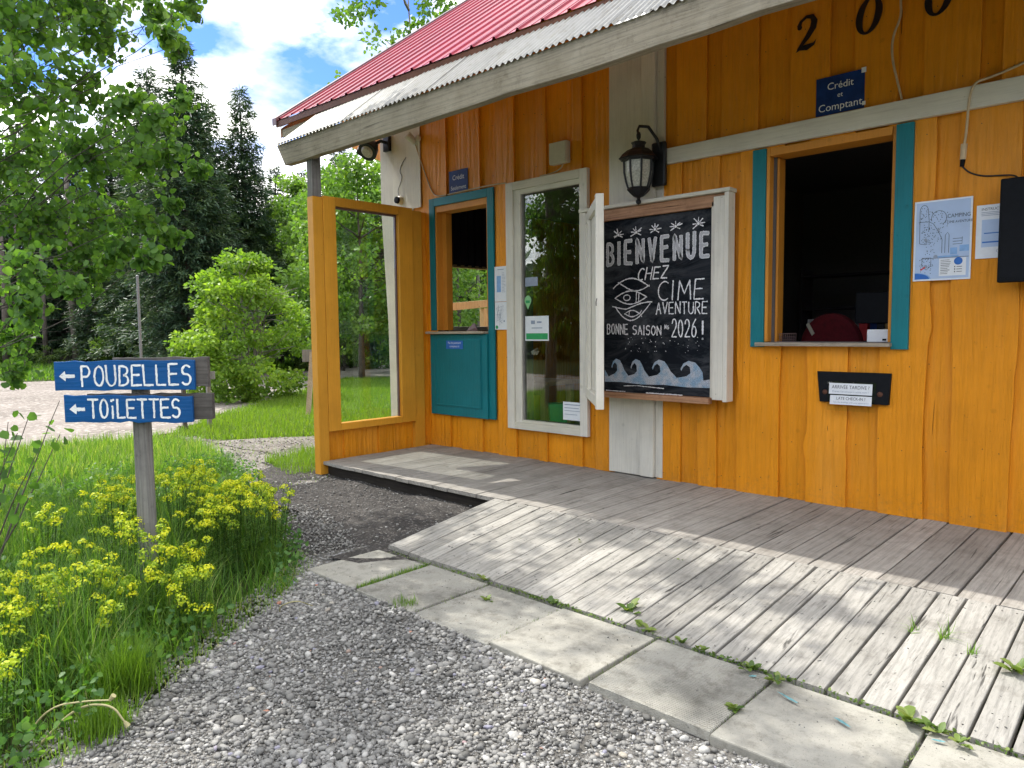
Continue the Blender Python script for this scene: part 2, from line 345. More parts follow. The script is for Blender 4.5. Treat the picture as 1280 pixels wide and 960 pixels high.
# thin clear panes: mostly see-through with a fresnel reflection
def thinglass(name, boost):
    m = bpy.data.materials.new(name); m.use_nodes = True; t = m.node_tree; t.nodes.clear()
    fr = N(t, 'ShaderNodeFresnel'); fr.inputs[0].default_value = 1.5
    mm = N(t, 'ShaderNodeMath', operation='MULTIPLY'); mm.inputs[1].default_value = boost; L(t, fr.outputs[0], mm.inputs[0])
    tr = N(t, 'ShaderNodeBsdfTransparent'); tr.inputs[0].default_value = (.92, .95, .93, 1); gl = N(t, 'ShaderNodeBsdfGlossy'); gl.inputs['Roughness'].default_value = .01
    mx = N(t, 'ShaderNodeMixShader'); L(t, mm.outputs[0], mx.inputs[0]); L(t, tr.outputs[0], mx.inputs[1]); L(t, gl.outputs[0], mx.inputs[2])
    o = N(t, 'ShaderNodeOutputMaterial'); L(t, mx.outputs[0], o.inputs[0]); return m
M['pane'] = thinglass('clear_pane', .45)
M['clearplastic'] = thinglass('clear_plastic', 1.5)
m, t, b = mat('frosted_glass', .35, .6); n = noise(t, coords(t), 60, 4, .6)
L(t, ramp(t, n, [(.35, (.30, .30, .25)), (.65, (.55, .54, .46))]), b.inputs['Base Color']); M['frost'] = m

def ground(name, cols, scale, bumpd=.02, fine=120, speck=None):
    m, t, b = mat(name, .95, .15); v = coords(t, (1, 1, 1), False)
    a = noise(t, v, scale, 8, .65); c = ramp(t, a, [(.3, cols[0]), (.5, cols[1]), (.7, cols[2])])
    f = noise(t, v, fine, 5, .7); c = mul(t, c, ramp(t, f, [(.3, (.45,) * 3), (.5, (.95,) * 3), (.7, (1.0,) * 3)]), .85)
    vo = N(t, 'ShaderNodeTexVoronoi'); vo.inputs['Scale'].default_value = fine * .6; L(t, v, vo.inputs['Vector'])
    if speck: c = mixf(t, ramp(t, vo.outputs['Color'], [(.72, (0,) * 3), (.8, (1,) * 3)]), c, speck)
    L(t, c, b.inputs['Base Color'])
    ad = N(t, 'ShaderNodeMath', operation='SUBTRACT'); L(t, f, ad.inputs[0]); L(t, vo.outputs['Distance'], ad.inputs[1]); bump(t, b, ad.outputs[0], .8, bumpd); return m
M['earth'] = ground('meadow_ground', ((.035, .05, .018), (.05, .075, .02), (.08, .09, .03)), 1.2)
M['gravel'] = ground('gravel_bed', ((.10, .095, .085), (.155, .148, .135), (.21, .20, .185)), 1.1, .012, 95, (.34, .34, .34))
M['soil'] = ground('dark_soil', ((.045, .042, .040), (.070, .065, .061), (.105, .098, .09)), 2.2, .02, 90, (.15, .14, .13))
M['road'] = ground('gravel_road', ((.17, .15, .13), (.25, .22, .195), (.32, .285, .255)), .5, .01, 30, (.38, .35, .32))
M['path'] = ground('dirt_path', ((.13, .12, .105), (.19, .175, .155), (.26, .24, .21)), 1.6, .01, 60, (.3, .28, .26))

def slabmat(name, col, ridged):
    m, t, b = mat(name, .9, .2); v = coords(t, (1, 1, 1))
    big = noise(t, v, 2.6, 7, .7); c = ramp(t, big, [(.3, tuple(x * .6 for x in col)), (.5, col), (.75, tuple(x * 1.2 for x in col))])
    sp = noise(t, v, 170, 3, .6); c = mul(t, c, ramp(t, sp, [(.28, (.35,) * 3), (.40, (1,) * 3)]), .75)
    st = noise(t, v, 9, 7, .75); c = mul(t, c, ramp(t, st, [(.33, (.45, .43, .40)), (.50, (1,) * 3)]), .7)
    sp2 = noise(t, v, 38, 3, .5); c = mul(t, c, ramp(t, sp2, [(.23, (.3,) * 3), (.29, (1,) * 3)]), .8)
    L(t, c, b.inputs['Base Color'])
    if ridged:
        wv = N(t, 'ShaderNodeTexWave', bands_direction='Y'); wv.inputs['Scale'].default_value = 24; wv.inputs['Distortion'].default_value = .7; wv.inputs['Detail'].default_value = 2; L(t, v, wv.inputs['Vector'])
        ad = N(t, 'ShaderNodeMath', operation='ADD'); L(t, wv.outputs['Fac'], ad.inputs[0]); L(t, sp, ad.inputs[1]); bump(t, b, ad.outputs[0], .9, .009)
    else: bump(t, b, sp, .5, .004)
    return m
M['slab_r'] = slabmat('ridged_concrete', (.38, .37, .325), True)
M['slab_s'] = slabmat('smooth_concrete', (.31, .30, .26), False)
m, t, b = mat('pebbles', .75, .35); at = N(t, 'ShaderNodeAttribute', attribute_name='tint')
c = ramp(t, at.outputs['Fac'], [(0, (.10, .098, .09)), (.2, (.16, .157, .147)), (.45, (.235, .23, .215)), (.7, (.33, .325, .305)), (.88, (.48, .47, .44)), (.94, (.36, .33, .27)), (.975, (.28, .25, .22)), (.994, (.42, .18, .11)), (1, (.22, .26, .34))])
c = mul(t, c, ramp(t, noise(t, coords(t, (1, 1, 1), False), 120, 4, .6), [(.3, (.75,) * 3), (.6, (1,) * 3)]), 1); L(t, c, b.inputs['Base Color']); M['pebble'] = m
M['bark'] = weathered('bark_grey', (.07, .06, .05), (.16, .14, .12), 2, .45)
M['bark_pale'] = weathered('bark_pale', (.16, .15, .13), (.30, .29, .26), 2, .45)
M['aspen'] = leafmat('aspen_leaf', [(.055, .125, .035), (.10, .21, .045), (.19, .33, .055)], .5)
M['maple'] = leafmat('broad_leaf', [(.06, .13, .03), (.12, .23, .045), (.22, .34, .065)], .42)
M['bushleaf'] = leafmat('bush_leaf', [(.08, .16, .025), (.16, .28, .04), (.27, .39, .06)], .42)
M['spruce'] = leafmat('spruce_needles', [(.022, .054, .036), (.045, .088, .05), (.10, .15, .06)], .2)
M['darkleaf'] = leafmat('forest_leaf', [(.03, .065, .02), (.065, .12, .03), (.14, .21, .045)], .35)
M['grass'] = leafmat('grass_blade', [(.045, .12, .02), (.09, .20, .03), (.19, .31, .05), (.42, .42, .18)], .45)
M['lawn'] = leafmat('lawn_blade', [(.08, .16, .018), (.14, .25, .025), (.24, .34, .04)], .4)
M['weed'] = leafmat('weed_leaf', [(.05, .10, .02), (.12, .19, .04), (.22, .27, .08)], .3)
M['spurge_leaf'] = leafmat('spurge_leaf', [(.05, .13, .035), (.10, .21, .05), (.19, .31, .06)], .42)
M['spurge'] = leafmat('spurge_flower', [(.24, .38, .03), (.52, .62, .025), (.76, .74, .025)], .3, tcol=1.1)
M['stalk'] = plain('dry_stalk', (.35, .32, .16), .7)

# ------------------------------------------------------------------ ground, road, path
def hgt(x, y):
    return .012 * np.sin(1.9 * x + 1.3) * np.cos(2.3 * y) + .006 * np.sin(5.1 * x + 2.2 * y) + .004 * np.sin(11 * x - 7 * y)
GZ = -.165
def sheet(name, P, z, m, step=.25, amp=1., kind='structure', rough_edge=.12):
    P = np.array(P, float)
    Q = []
    for i in range(len(P)):                      # fray the outline
        a, b_ = P[i], P[(i+1) % len(P)]; n = max(1, int(np.linalg.norm(b_ - a) / .35))
        for k in range(n): Q.append(a + (b_ - a) * k / n + rng.normal(0, rough_edge * .4, 2))
    import bmesh
    bm = bmesh.new(); f = bm.faces.new([bm.verts.new((q[0], q[1], z)) for q in Q])
    bmesh.ops.triangulate(bm, faces=[f])
    lo, hi = P.min(0), P.max(0)
    for ax in (0, 1):
        for c in np.arange(lo[ax] + step, hi[ax], step):
            co = [0, 0, 0]; co[ax] = c; no = [0, 0, 0]; no[ax] = 1
            bmesh.ops.bisect_plane(bm, geom=bm.verts[:] + bm.edges[:] + bm.faces[:], plane_co=co, plane_no=no)
    for v in bm.verts: v.co.z = z + amp * hgt(v.co.x, v.co.y)
    bmesh.ops.recalc_face_normals(bm, faces=bm.faces[:])
    me = bpy.data.meshes.new(name); bm.to_mesh(me); bm.free(); me.materials.append(m)
    if me.polygons and sum(p.normal.z for p in me.polygons) < 0: me.flip_normals()
    me.polygons.foreach_set('use_smooth', [True] * len(me.polygons))
    o = bpy.data.objects.new(name, me); C.objects.link(o); o['kind'] = kind; return o
g = MB(); g.add([(-600, -600, GZ - .035), (600, -600, GZ - .035), (600, 600, GZ - .035), (-600, 600, GZ - .035)], [(0, 1, 2, 3)])
obj('ground', g, M['earth'], origin=(0, 0, 0))['kind'] = 'structure'
GRAVEL = [(-2.6, -4), (-3.0, .2), (-3.14, .71), (-3.24, 1.0), (-3.46, 1.24), (-3.75, 1.73), (-4.1, 2.25), (-4.75, 2.75), (-4.6, 3.3), (6, 3.4), (6, -4)]
sheet('gravel_yard', GRAVEL, GZ + .012, M['gravel'], .3)
SOIL = [(-4.1, 2.3), (-4.9, 2.75), (-5.6, 3.15), (-6.6, 3.5), (-7.9, 4.0), (-8.6, 4.5), (-8.2, 5.4), (-7.3, 5.2), (-7.1, 4.9), (-4.3, 4.9), (-3.9, 3.9), (-3.9, 2.9)]
PATH = [(-6.9, 3.55), (-8.6, 4.1), (-10.8, 4.55), (-12.2, 4.75), (-10.8, 5.1), (-10.1, 6.3), (-8.9, 9), (-7.2, 9.5), (-7.2, 5)]
sheet('dirt_path', PATH, GZ + .004, M['path'], .4)
sheet('soil_patch', SOIL, GZ + .012, M['soil'], .12, 1.6)
ROAD = [(-12.3, -8), (-12.5, 3.2), (-12.2, 4.3), (-14.2, 6.3), (-22.3, 14.8), (-21, 16.2), (-12, 18.5), (-12, 26), (-27, 24), (-30, 20), (-27, 11.8), (-31, 6.5), (-60, 2), (-70, -2), (-60, -8), (-22, -8)]
sheet('gravel_road', ROAD, GZ - .02, M['road'], 2.5, .5, rough_edge=.3)

# ------------------------------------------------------------------ paving slabs
SL = setting('slab_path', (-2.4, 2.9, -.16))
ed = [-4.42, -3.86, -3.235, -2.625, -1.99, -1.355, -.72, -.09]
for i in range(len(ed) - 1):
    x0, x1 = ed[i] + .008, ed[i+1] - .008; j = rng.uniform(-.012, .012, 8); zt = -.124 + rng.uniform(-.007, .006)
    if i == 1: x0 += .05
    y0, y1 = 2.575, 3.195
    if i == 0: zt = -.137; y0 = 2.6
    mb = MB(); mb.poly([(x0+j[0], y0+j[1], zt-.05), (x1+j[2], y0+j[3], zt-.05), (x1+j[4]*.5, y1, zt-.05), (x0+j[6]*.5, y1, zt-.05)], (0, 0, .05))
    s = obj('paving_slab', mb, M['slab_r' if i in (1, 2, 4) else 'slab_s'], SL, bevel=.007)
# aqua paint marks on two slabs
for (x, y, l, a) in ((-1.22, 3.03, .13, -.35), (-.99, 2.99, .10, -.45), (-.66, 3.10, .06, .3), (-1.43, 3.12, .04, .8)):
    mb = MB(); d = np.array((math.cos(a), math.sin(a))); n = np.array((-d[1], d[0])); c = np.array((x, y)); k = 8; pts = []
    for q in range(k): th = 2*math.pi*q/k; r_ = rng.uniform(.6, 1.2); p = c + d*l*.5*math.cos(th)*r_ + n*.008*math.sin(th)*r_; pts.append((p[0], p[1], -.1105))
    mb.add(pts, [tuple(range(k))]); obj('paint_mark', mb, M['tyblue'], SL)

# ------------------------------------------------------------------ planks
def plank(x0, x1, y0, y1, z0, z1, th, m, parent, skew=(0, 0), name='plank'):
    """deck board along Y with rounded top arrises and small warps"""
    n = 7; mb = MB(); c = .004; k = 8; w = rng.normal(0, .0012, n); cup = rng.normal(0, .0012, n)
    for i in range(n):
        f = i / (n-1); y = y0 + (y1-y0) * f; z = z0 + (z1-z0) * f + cup[i]
        a, b_ = x0 + skew[0]*(1-f) + w[i], x1 + skew[1]*(1-f) + w[i]
        for (x, zz) in ((a, z-th), (b_, z-th), (b_, z-c), (b_-c*.4, z-c*.35), (b_-c*1.3, z), (a+c*1.3, z), (a+c*.4, z-c*.35), (a, z-c)): mb.v.append((x, y, zz))
    for i in range(n-1):
        for j in range(k): mb.f.append((i*k+j, i*k+(j+1) % k, (i+1)*k+(j+1) % k, (i+1)*k+j))
    mb.f += [tuple(range(k))[::-1], tuple(range((n-1)*k, n*k))]
    return obj(name, mb, m, parent)
DK = thing('wooden_deck', (-3.5, 5.35, -.16), 'low brown-grey plank deck along the foot of the orange wall', 'deck')
x = -7.31; i = 0
while x < .6:
    w = .192 + rng.uniform(-.003, .003); e = rng.uniform(-.008, .008)
    plank(x, x + w, 4.535 + e, 6.30, rng.uniform(-.002, .002), rng.uniform(-.002, .002), .035, M['deck'], DK)
    x += w + (.007 + rng.uniform(0, .008)) * (1 if x > -4 else .5); i += 1
mb = MB(); mb.box(-7.33, -4.45, 4.60, 4.64, -.17, -.037); obj('edge_joist', mb, M['darkwood'], DK)
mb = MB()
for yy in (4.9, 5.5, 6.1): mb.box(-7.3, .55, yy, yy+.04, -.15, -.037)
obj('joist', mb, M['darkwood'], DK)
RP = thing('plank_ramp', (-2, 3.9, -.16), 'pale bleached plank ramp sloping from the deck down to the concrete slabs', 'ramp')
x = -4.50; nails = MB()
while x < .75:
    w = .1235 + rng.uniform(-.0025, .0025); f = max(0, (-x - 2.3) / 2.2)
    sk = .13 * f
    z1 = .006; e = rng.uniform(-.006, .006)
    plank(x + .0, x + w, 3.212 + e + .04 * f, 4.528, -.110, z1 - .004, .045, M['ramp'], RP, (sk, sk))
    for yy in (3.29, 4.47, 3.88):
        for q in (.03, w - .03):
            zz = -.110 + (z1 + .106) * (yy - 3.235) / 1.293 + .0005; cx = x + q + sk * (4.528 - yy) / 1.29 + rng.normal(0, .003); cy = yy + rng.normal(0, .006)
            nails.add([(cx + .0048*math.cos(a), cy + .0048*math.sin(a), zz + .001) for a in np.arange(6) * math.pi / 3], [tuple(range(6))])
    x += w + .0085 + rng.uniform(0, .008)
o = obj('nail_heads', nails, M['blackmetal'], RP); o['kind'] = 'stuff'
mb = MB()
for yy in (3.36, 4.0, 4.45): zz = -.094 + .1 * (yy - 3.235) / 1.293 - .05; mb.box(-4.3, .7, yy, yy + .04, zz - .06, zz)
obj('batten', mb, M['darkwood'], RP)

# ------------------------------------------------------------------ the building
WY = 6.22
B = thing('reception_cabin', (-4, 6.3, 0), 'orange board cabin with red metal roof and plank porch roof', 'building')
holes = [(-7.17, -6.20, 1.46, 3.09), (-5.70, -4.79, .42, 3.08), (-2.79, -1.73, 1.35, 3.03)]
def wallboard(xl, xr, z0, z1, y, th, wav, mt=None):
    """one vertical board, wavy edges, openings left out"""
    n = 26; zs = sorted(set(list(np.linspace(z0, z1, n)) + [h for H in holes for h in H[2:] if z0 < h < z1]))
    ph = rng.uniform(0, 6, 6); A = wav * rng.uniform(.4, 1.2, 2)
    kx = rng.uniform(z0 + .3, z1 - .3, 2); ks = wav * rng.uniform(-1.6, 1.6, 2)
    def edge(z, s):
        b_ = A[s] * (math.sin(z * 1.7 + ph[s]) * .6 + math.sin(z * 4.3 + ph[s+2]) * .25)
        return b_ + ks[s] * math.exp(-((z - kx[s]) / .09) ** 2)
    S_ = []
    for si, (a, b_) in enumerate(zip(zs[:-1], zs[1:])):
        L0, L1, R0, R1 = xl + edge(a, 0), xl + edge(b_, 0), xr + edge(a, 1), xr + edge(b_, 1)
        segs = [(L0, L1, R0, R1)]
        for H in holes:
            if a >= H[2] - 1e-6 and b_ <= H[3] + 1e-6:
                ns = []
                for (p, q, r_, s_) in segs:
                    if H[1] <= min(p, q) or H[0] >= max(r_, s_): ns.append((p, q, r_, s_)); continue
                    if H[0] > min(p, q) + .004: ns.append((min(p, H[0]-.001), min(q, H[0]-.001), H[0], H[0]))
                    if H[1] < max(r_, s_) - .004: ns.append((H[1], H[1], max(r_, H[1]+.001), max(s_, H[1]+.001)))
                segs = ns
        for g_ in segs: S_.append([si, a, b_, g_, None])
    ng = 0
    for k_, e_ in enumerate(S_):
        for f_ in S_[:k_]:
            if f_[0] == e_[0] - 1 and min(e_[3][2], f_[3][3]) - max(e_[3][0], f_[3][1]) > .002:
                if e_[4] is None: e_[4] = f_[4]
                elif e_[4] != f_[4]:
                    old = f_[4]
                    for h_ in S_:
                        if h_[4] == old: h_[4] = e_[4]
        if e_[4] is None: e_[4] = ng; ng += 1
    for gid in sorted(set(e_[4] for e_ in S_)):
        mb = MB()
        for _, a, b_, (p, q, r_, s_), g_ in S_:
            if g_ != gid: continue
            mb.add([(p, y, a), (r_, y, a), (s_, y, b_), (q, y, b_), (p, y+th, a), (r_, y+th, a), (s_, y+th, b_), (q, y+th, b_)],
                   [(0, 1, 2, 3), (0, 3, 7, 4), (1, 5, 6, 2), (0, 4, 5, 1), (3, 2, 6, 7)])
        obj('wall_board', mb, mt or M['orange'], B)
def wall(js, z0, z1, zoff=0, wav=.012, first=1):
    for i in range(len(js) - 1):
        proud = (i + first) % 2
        if proud: wallboard(js[i], js[i+1], z0, z1, WY - .028 + zoff - rng.uniform(0, .005), .027, wav)
        else: wallboard(js[i] - .035, js[i+1] + .035, z0, z1, WY + rng.uniform(0, .003) + zoff, .02, 0)
wall([-7.40, -6.94, -6.73, -6.34, -6.07, -5.78, -5.42, -5.30, -4.93, -4.80, -4.62, -4.38], .0, 4.6, wav=.008)
wall([-3.86, -3.61, -3.42, -3.23, -3.03, -2.63, -2.40, -2.06, -1.82, -1.49, -1.32, -.94, -.62, -.30, .05, .4], .0, 3.07, wav=.021)
wall([-3.84, -3.67, -3.36, -3.21, -2.87, -2.58, -2.26, -2.07, -1.75, -1.58, -1.22, -1.08, -.7, -.5, -.1, .4], 3.19, 5.2, zoff=.002, wav=.008, first=0)
nl = MB()
for x_ in np.arange(-7.1, .3, .165):
    for z_ in (.12, .55, 1.2, 2.35, 2.9, 3.3, 3.9):
        xx_, zz_ = x_ + rng.normal(0, .03), z_ + rng.normal(0, .03)
        if any(H[0]-.15 < xx_ < H[1]+.15 and H[2]-.12 < zz_ < H[3]+.15 for H in holes) or -4.7 < xx_ < -3.0 and zz_ > .7 and zz_ < 2.8 or rng.uniform() < .25: continue
        nl.add([(xx_ + .0042*math.cos(a), WY - .0342, zz_ + .0042*math.sin(a)) for a in np.arange(6)*math.pi/3] + [(xx_, WY - .02, zz_)], [(0, 1, 2, 3, 4, 5)] + [(i, 6, (i+1) % 6) for i in range(6)])
obj('nail_heads', nl, M['copper'], B)['kind'] = 'stuff'
# side trims
def bx(name, x0, x1, y0, y1, z0, z1, m, parent=None, bevel=.003):
    mb = MB(); mb.box(x0, x1, y0, y1, z0, z1); return obj(name, mb, M[m], parent if parent is not None else B, bevel)
# white column: three planks
col = bx('column_board', -4.43, -4.04, WY-.055, WY-.002, .015, 4.35, 'white')
bx('column_board', -4.035, -3.885, WY-.075, WY-.022, .015, 4.35, 'white')
bx('column_board', -3.88, -3.80, WY-.040, WY-.0, .015, 4.35, 'white')
# log-edged corner column left of the wall
mb = MB(); mb.poly([(-8.17, WY-.03, -.1), (-8.02, WY-.03, -.1), (-8.02, WY-.03, 4.6), (-8.29, WY-.03, 4.6), (-8.29, WY-.03, 3.1), (-8.19, WY-.03, 1.6)], (0, .06, 0)); obj('corner_board', mb, M['white'], B, .004); bx('corner_board', -8.015, -7.60, WY-.035, WY+.025, -.1, 4.6, 'white')
bx('corner_board', -7.70, -7.42, WY-.05, WY-.037, 3.10, 4.6, 'white')
bx('corner_board', -7.595, -7.40, WY-.02, WY+.03, -.1, 4.6, 'orange')
# cream rail over the big window
mb = MB(); mb.poly([(-3.79, WY-.075, 3.055), (.4, WY-.075, 3.035), (.4, WY-.075, 3.205), (-3.79, WY-.075, 3.20)], (0, .05, 0)); obj('header_rail', mb, M['white_x'], B, .003)
# ---- big service window
bx('window_trim', -2.895, -2.775, WY-.060, WY-.024, 1.325, 3.034, 'teal'); bx('window_trim', -1.745, -1.622, WY-.060, WY-.024, 1.315, 3.032, 'teal')
bx('window_jamb', -2.774, -2.745, WY-.045, WY+.17, 1.37, 3.03, 'orange_in'); bx('window_jamb', -2.744, -2.70, WY+.05, WY+.17, 1.37, 2.96, 'orange_in')
bx('window_jamb', -1.775, -1.746, WY-.03, WY+.17, 1.37, 3.03, 'orange_in'); bx('window_head', -2.744, -1.776, WY-.045, WY+.17, 2.965, 3.03, 'orange_in')
bx('window_sill', -2.83, -1.735, WY-.115, WY+.20, 1.335, 1.365, 'sill')
# ---- small teal hatch window
H2 = bx('window_trim', -7.26, -7.165, WY-.050, WY-.024, 1.50, 3.175, 'teal'); bx('window_trim', -6.205, -6.10, WY-.050, WY-.024, .42, 3.175, 'teal')
bx('window_trim', -7.164, -6.206, WY-.050, WY-.024, 3.075, 3.175, 'teal_x')
bx('window_jamb', -7.164, -7.135, WY-.03, WY+.16, 1.50, 3.074, 'orange_in'); bx('window_jamb', -7.134, -7.06, WY+.06, WY+.16, 1.50, 3.0, 'orange_in'); bx('window_jamb', -6.235, -6.206, WY-.03, WY+.16, 1.50, 3.074, 'orange_in')
bx('window_head', -7.134, -6.236, WY-.03, WY+.16, 2.995, 3.074, 'orange_in'); bx('window_sill', -7.27, -6.215, WY-.14, WY+.16, 1.455, 1.485, 'sill')
fl = bx('hatch_flap', -7.25, -6.207, WY-.075, WY-.03, .42, 1.45, 'teal')
bx('panel', -7.16, -6.30, WY-.083, WY-.0752, .53, 1.40, 'teal', fl, .004)
for a in ((-7.15, -7.135, .55, 1.38), (-6.325, -6.31, .55, 1.38)): bx('moulding', a[0], a[1], WY-.090, WY-.0835, a[2], a[3], 'teal', fl, .003)
for a in (.545, 1.37): bx('moulding', -7.134, -6.326, WY-.090, WY-.0835, a, a+.015, 'teal_x', fl, .003)
# ---- tall white window
bx('window_frame', -5.875, -5.765, WY-.075, WY-.0225, .345, 3.175, 'white'); bx('window_frame', -4.80, -4.70, WY-.075, WY-.0225, .345, 3.175, 'white')
bx('window_frame', -5.764, -4.801, WY-.075, WY-.0225, 3.085, 3.175, 'white_x'); bx('window_frame', -5.764, -4.801, WY-.075, WY-.0225, .345, .42, 'white_x')
bx('window_sash', -5.764, -5.665, WY-.05, WY+.0, .421, 3.084, 'white'); bx('window_sash', -5.664, -5.645, WY-.03, WY+.03, .44, 3.03, 'grey_post')
bx('window_sash', -5.664, -4.801, WY-.05, WY+.0, 3.032, 3.084, 'white_x'); bx('window_sash', -5.664, -4.801, WY-.05, WY, .421, .452, 'white_x')
gl = bx('window_pane', -5.66, -4.802, WY-.014, WY-.009, .453, 3.031, 'pane', bevel=0)
# inner lining and rooms (openings kept)
_h = holes; holes = [(-7.14, -6.23, 1.46, 3.0), (-5.66, -4.80, .44, 3.04), (-2.72, -1.77, 1.37, 2.97)]
mb0 = MB()
def lining():
    xs = sorted([-8.25, .5] + [h for H in holes for h in H[:2]]); zs = sorted([-.05, 4.5] + [h for H in holes for h in H[2:]])
    for a, b_ in zip(xs[:-1], xs[1:]):
        for c, d in zip(zs[:-1], zs[1:]):
            if any(a >= H[0]-1e-6 and b_ <= H[1]+1e-6 and c >= H[2]-1e-6 and d <= H[3]+1e-6 for H in holes): continue
            mb0.box(a, b_, WY+.035, WY+.15, c, d)
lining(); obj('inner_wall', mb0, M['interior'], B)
mb = MB()                                      # end wall with its own window opening, back wall, floor, ceiling, partition
for (y0, y1, z0, z1) in ((WY+.151, 7.22, -.1, 4.5), (8.75, 10.4, -.1, 4.5), (7.22, 8.75, -.1, 1.52), (7.22, 8.75, 2.66, 4.5)): mb.box(-8.25, -8.13, y0, y1, z0, z1)
obj('end_wall', mb, M['orange'], B)
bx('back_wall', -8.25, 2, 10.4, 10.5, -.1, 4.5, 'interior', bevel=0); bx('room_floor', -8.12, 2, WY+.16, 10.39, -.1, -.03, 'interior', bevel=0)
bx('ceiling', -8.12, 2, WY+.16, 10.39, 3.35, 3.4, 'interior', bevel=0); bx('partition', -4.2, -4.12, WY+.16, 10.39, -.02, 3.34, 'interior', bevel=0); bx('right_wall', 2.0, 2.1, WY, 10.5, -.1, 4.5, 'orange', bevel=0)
# ---- side wind screen at the left end of the deck
SX = -7.35
for i, (a, b_) in enumerate(((4.63, 4.86), (4.86, 5.10), (5.10, 5.36), (5.36, 5.62), (5.62, 5.92))):
    mb = MB(); o_ = .02 * (i % 2); mb.box(SX-.05+o_*.2, SX-.012+o_, a+.002, b_-.002, -.14, .335); obj('screen_board', mb, M['orange'], B, .003)
bx('screen_post', SX-.06, SX+.055, 4.50, 4.625, -.15, 3.02, 'ochre'); bx('screen_post', SX-.055, SX+.05, 4.505, 4.62, 3.022, 3.48, 'grey_post')
bx('screen_post', SX-.07, SX+.045, 5.921, 6.08, -.14, 3.02, 'ochre'); bx('screen_post', SX-.065, SX+.005, 6.0805, 6.19, -.14, 3.02, 'orange')
fy0, fy1, fz0, fz1 = 4.63, 5.92, .338, 3.04
sf = bx('screen_frame', SX-.05, SX+.06, fy0, fy0+.165, fz0, fz1, 'ochre'); bx('screen_frame', SX-.05, SX+.06, fy1-.215, fy1, fz0, fz1, 'ochre')
bx('screen_frame', SX-.05, SX+.06, fy0+.167, fy1-.217, fz1-.10, fz1, 'ochre'); bx('screen_frame', SX-.05, SX+.06, fy0+.167, fy1-.217, fz0, fz0+.08, 'ochre')
bx('frame_gasket', SX-.02, SX+.01, fy0+.167, fy1-.217, fz1-.125, fz1-.102, 'trimgrey'); bx('frame_gasket', SX-.02, SX+.01, fy1-.24, fy1-.218, fz0+.082, fz1-.126, 'trimgrey')
bx('screen_pane', SX-.008, SX-.004, fy0+.168, fy1-.241, fz0+.082, fz1-.126, 'pane', bevel=0)
# ---- porch beam
mb = MB(); n = 26
bot = [(-7.80 + (9.3) * i / n, 3.425 + .030 * i / n + .006 * math.sin(i * .9) + rng.normal(0, .003)) for i in range(n+1)]
mb.poly([(-7.97, 4.46, 3.684)] + [(a, 4.46, b_) for a, b_ in bot] + [(1.5, 4.46, 3.684)], (0, .09, 0)); obj('porch_beam', mb, M['beam'], B, .006)
for xx in (-7.72, -6.2, -4.6, -3.0, -1.4, .2):      # rafters under the porch roof
    mb = MB(); mb.quadbox((xx, 4.56, 3.62), (xx, 6.2, 3.62 + 1.64 * .82 - .0), (0, -.05*.63, .05*.77), (.02, 0, 0)); obj('rafter', mb, M['beam'], B)
# corrugated sheets
s82 = .82
def corr(x0, x1, y0, y1, z0, pitch, amp, m, name, slope, prof):
    X = np.arange(x0, x1 + 1e-6, pitch / 8); n = len(X); rows = 3; v = []
    for r_ in range(rows):
        f = r_ / (rows - 1); y = y0 + (y1 - y0) * f
        for x_ in X: v.append((x_, y, z0 + slope * (y - y0) + prof(x_)))
    mb = MB(); mb.v = v
    for r_ in range(rows - 1):
        for i in range(n - 1): mb.f.append((r_*n+i, r_*n+i+1, (r_+1)*n+i+1, (r_+1)*n+i))
    o = obj(name, mb, m, B, smooth=False); mo = o.modifiers.new('thick', 'SOLIDIFY'); mo.thickness = .002; return o
p = .068; nper = 10; xx = -7.93
while xx < 1.2:
    z0 = 3.678 + rng.uniform(0, .002); corr(xx, xx + p * nper, 4.435 + rng.uniform(-.008, .008), 5.12, z0, p, .009, M['corr'], 'corrugated_sheet', s82, lambda q: .0115 * math.cos(2 * math.pi * (q + 7.93) / p)); xx += p * nper
# red main roof: ribbed sheets 9 inch ribs
sR = .74; xe, ye, ze = -8.93, 4.97, 4.25; pr = .30; TZ = -.015
def ribprof(q):
    u = ((q - xe) / pr) % 1; return .024 * max(0, 1 - max(0, abs(u - .5) - .035) / .05) + .006 * (abs(u - .08) < .02) + TZ * (q - xe)
XR = []
def ribsheet(x0, nr):
    bps = []
    for i in range(nr):
        for f in (0, .055, .062, .098, .105, .415, .465, .535, .585): bps.append(x0 + pr * (i + f))
    bps.append(x0 + pr * nr); v = []
    L_ = 6.2
    for yy in (0, L_):
        for q in bps: v.append((q, ye + yy, ze + sR * yy + ribprof(q)))
    n = len(bps); mb = MB(); mb.v = v; mb.f = [(i, i+1, n+i+1, n+i) for i in range(n-1)]
    o = obj('roof_sheet', mb, M['redroof'], B); mo = o.modifiers.new('thick', 'SOLIDIFY'); mo.thickness = .002
for k in range(9): ribsheet(xe + k * 4 * pr, 4)
# screws at the ribs
mb = MB()
for k in range(46):
    for yy in (.05, .75, 1.5, 2.3, 3.1): cx = xe + pr * (k + .33); zq = ze+sR*yy + TZ*(cx-xe); mb.box(cx-.006, cx+.006, ye+yy-.006, ye+yy+.006, zq, zq+.010)
o = obj('roof_screws', mb, M['fascia'], B); o['kind'] = 'stuff'
mb = MB(); mb.poly([(xe+.03, ye+.012, ze-.08), (1.3, ye+.012, ze-.08+TZ*10.2), (1.3, ye+.012, ze-.008+TZ*10.2), (xe+.03, ye+.012, ze-.008)], (0, .018, 0)); obj('fascia_board', mb, M['fascia'], B)
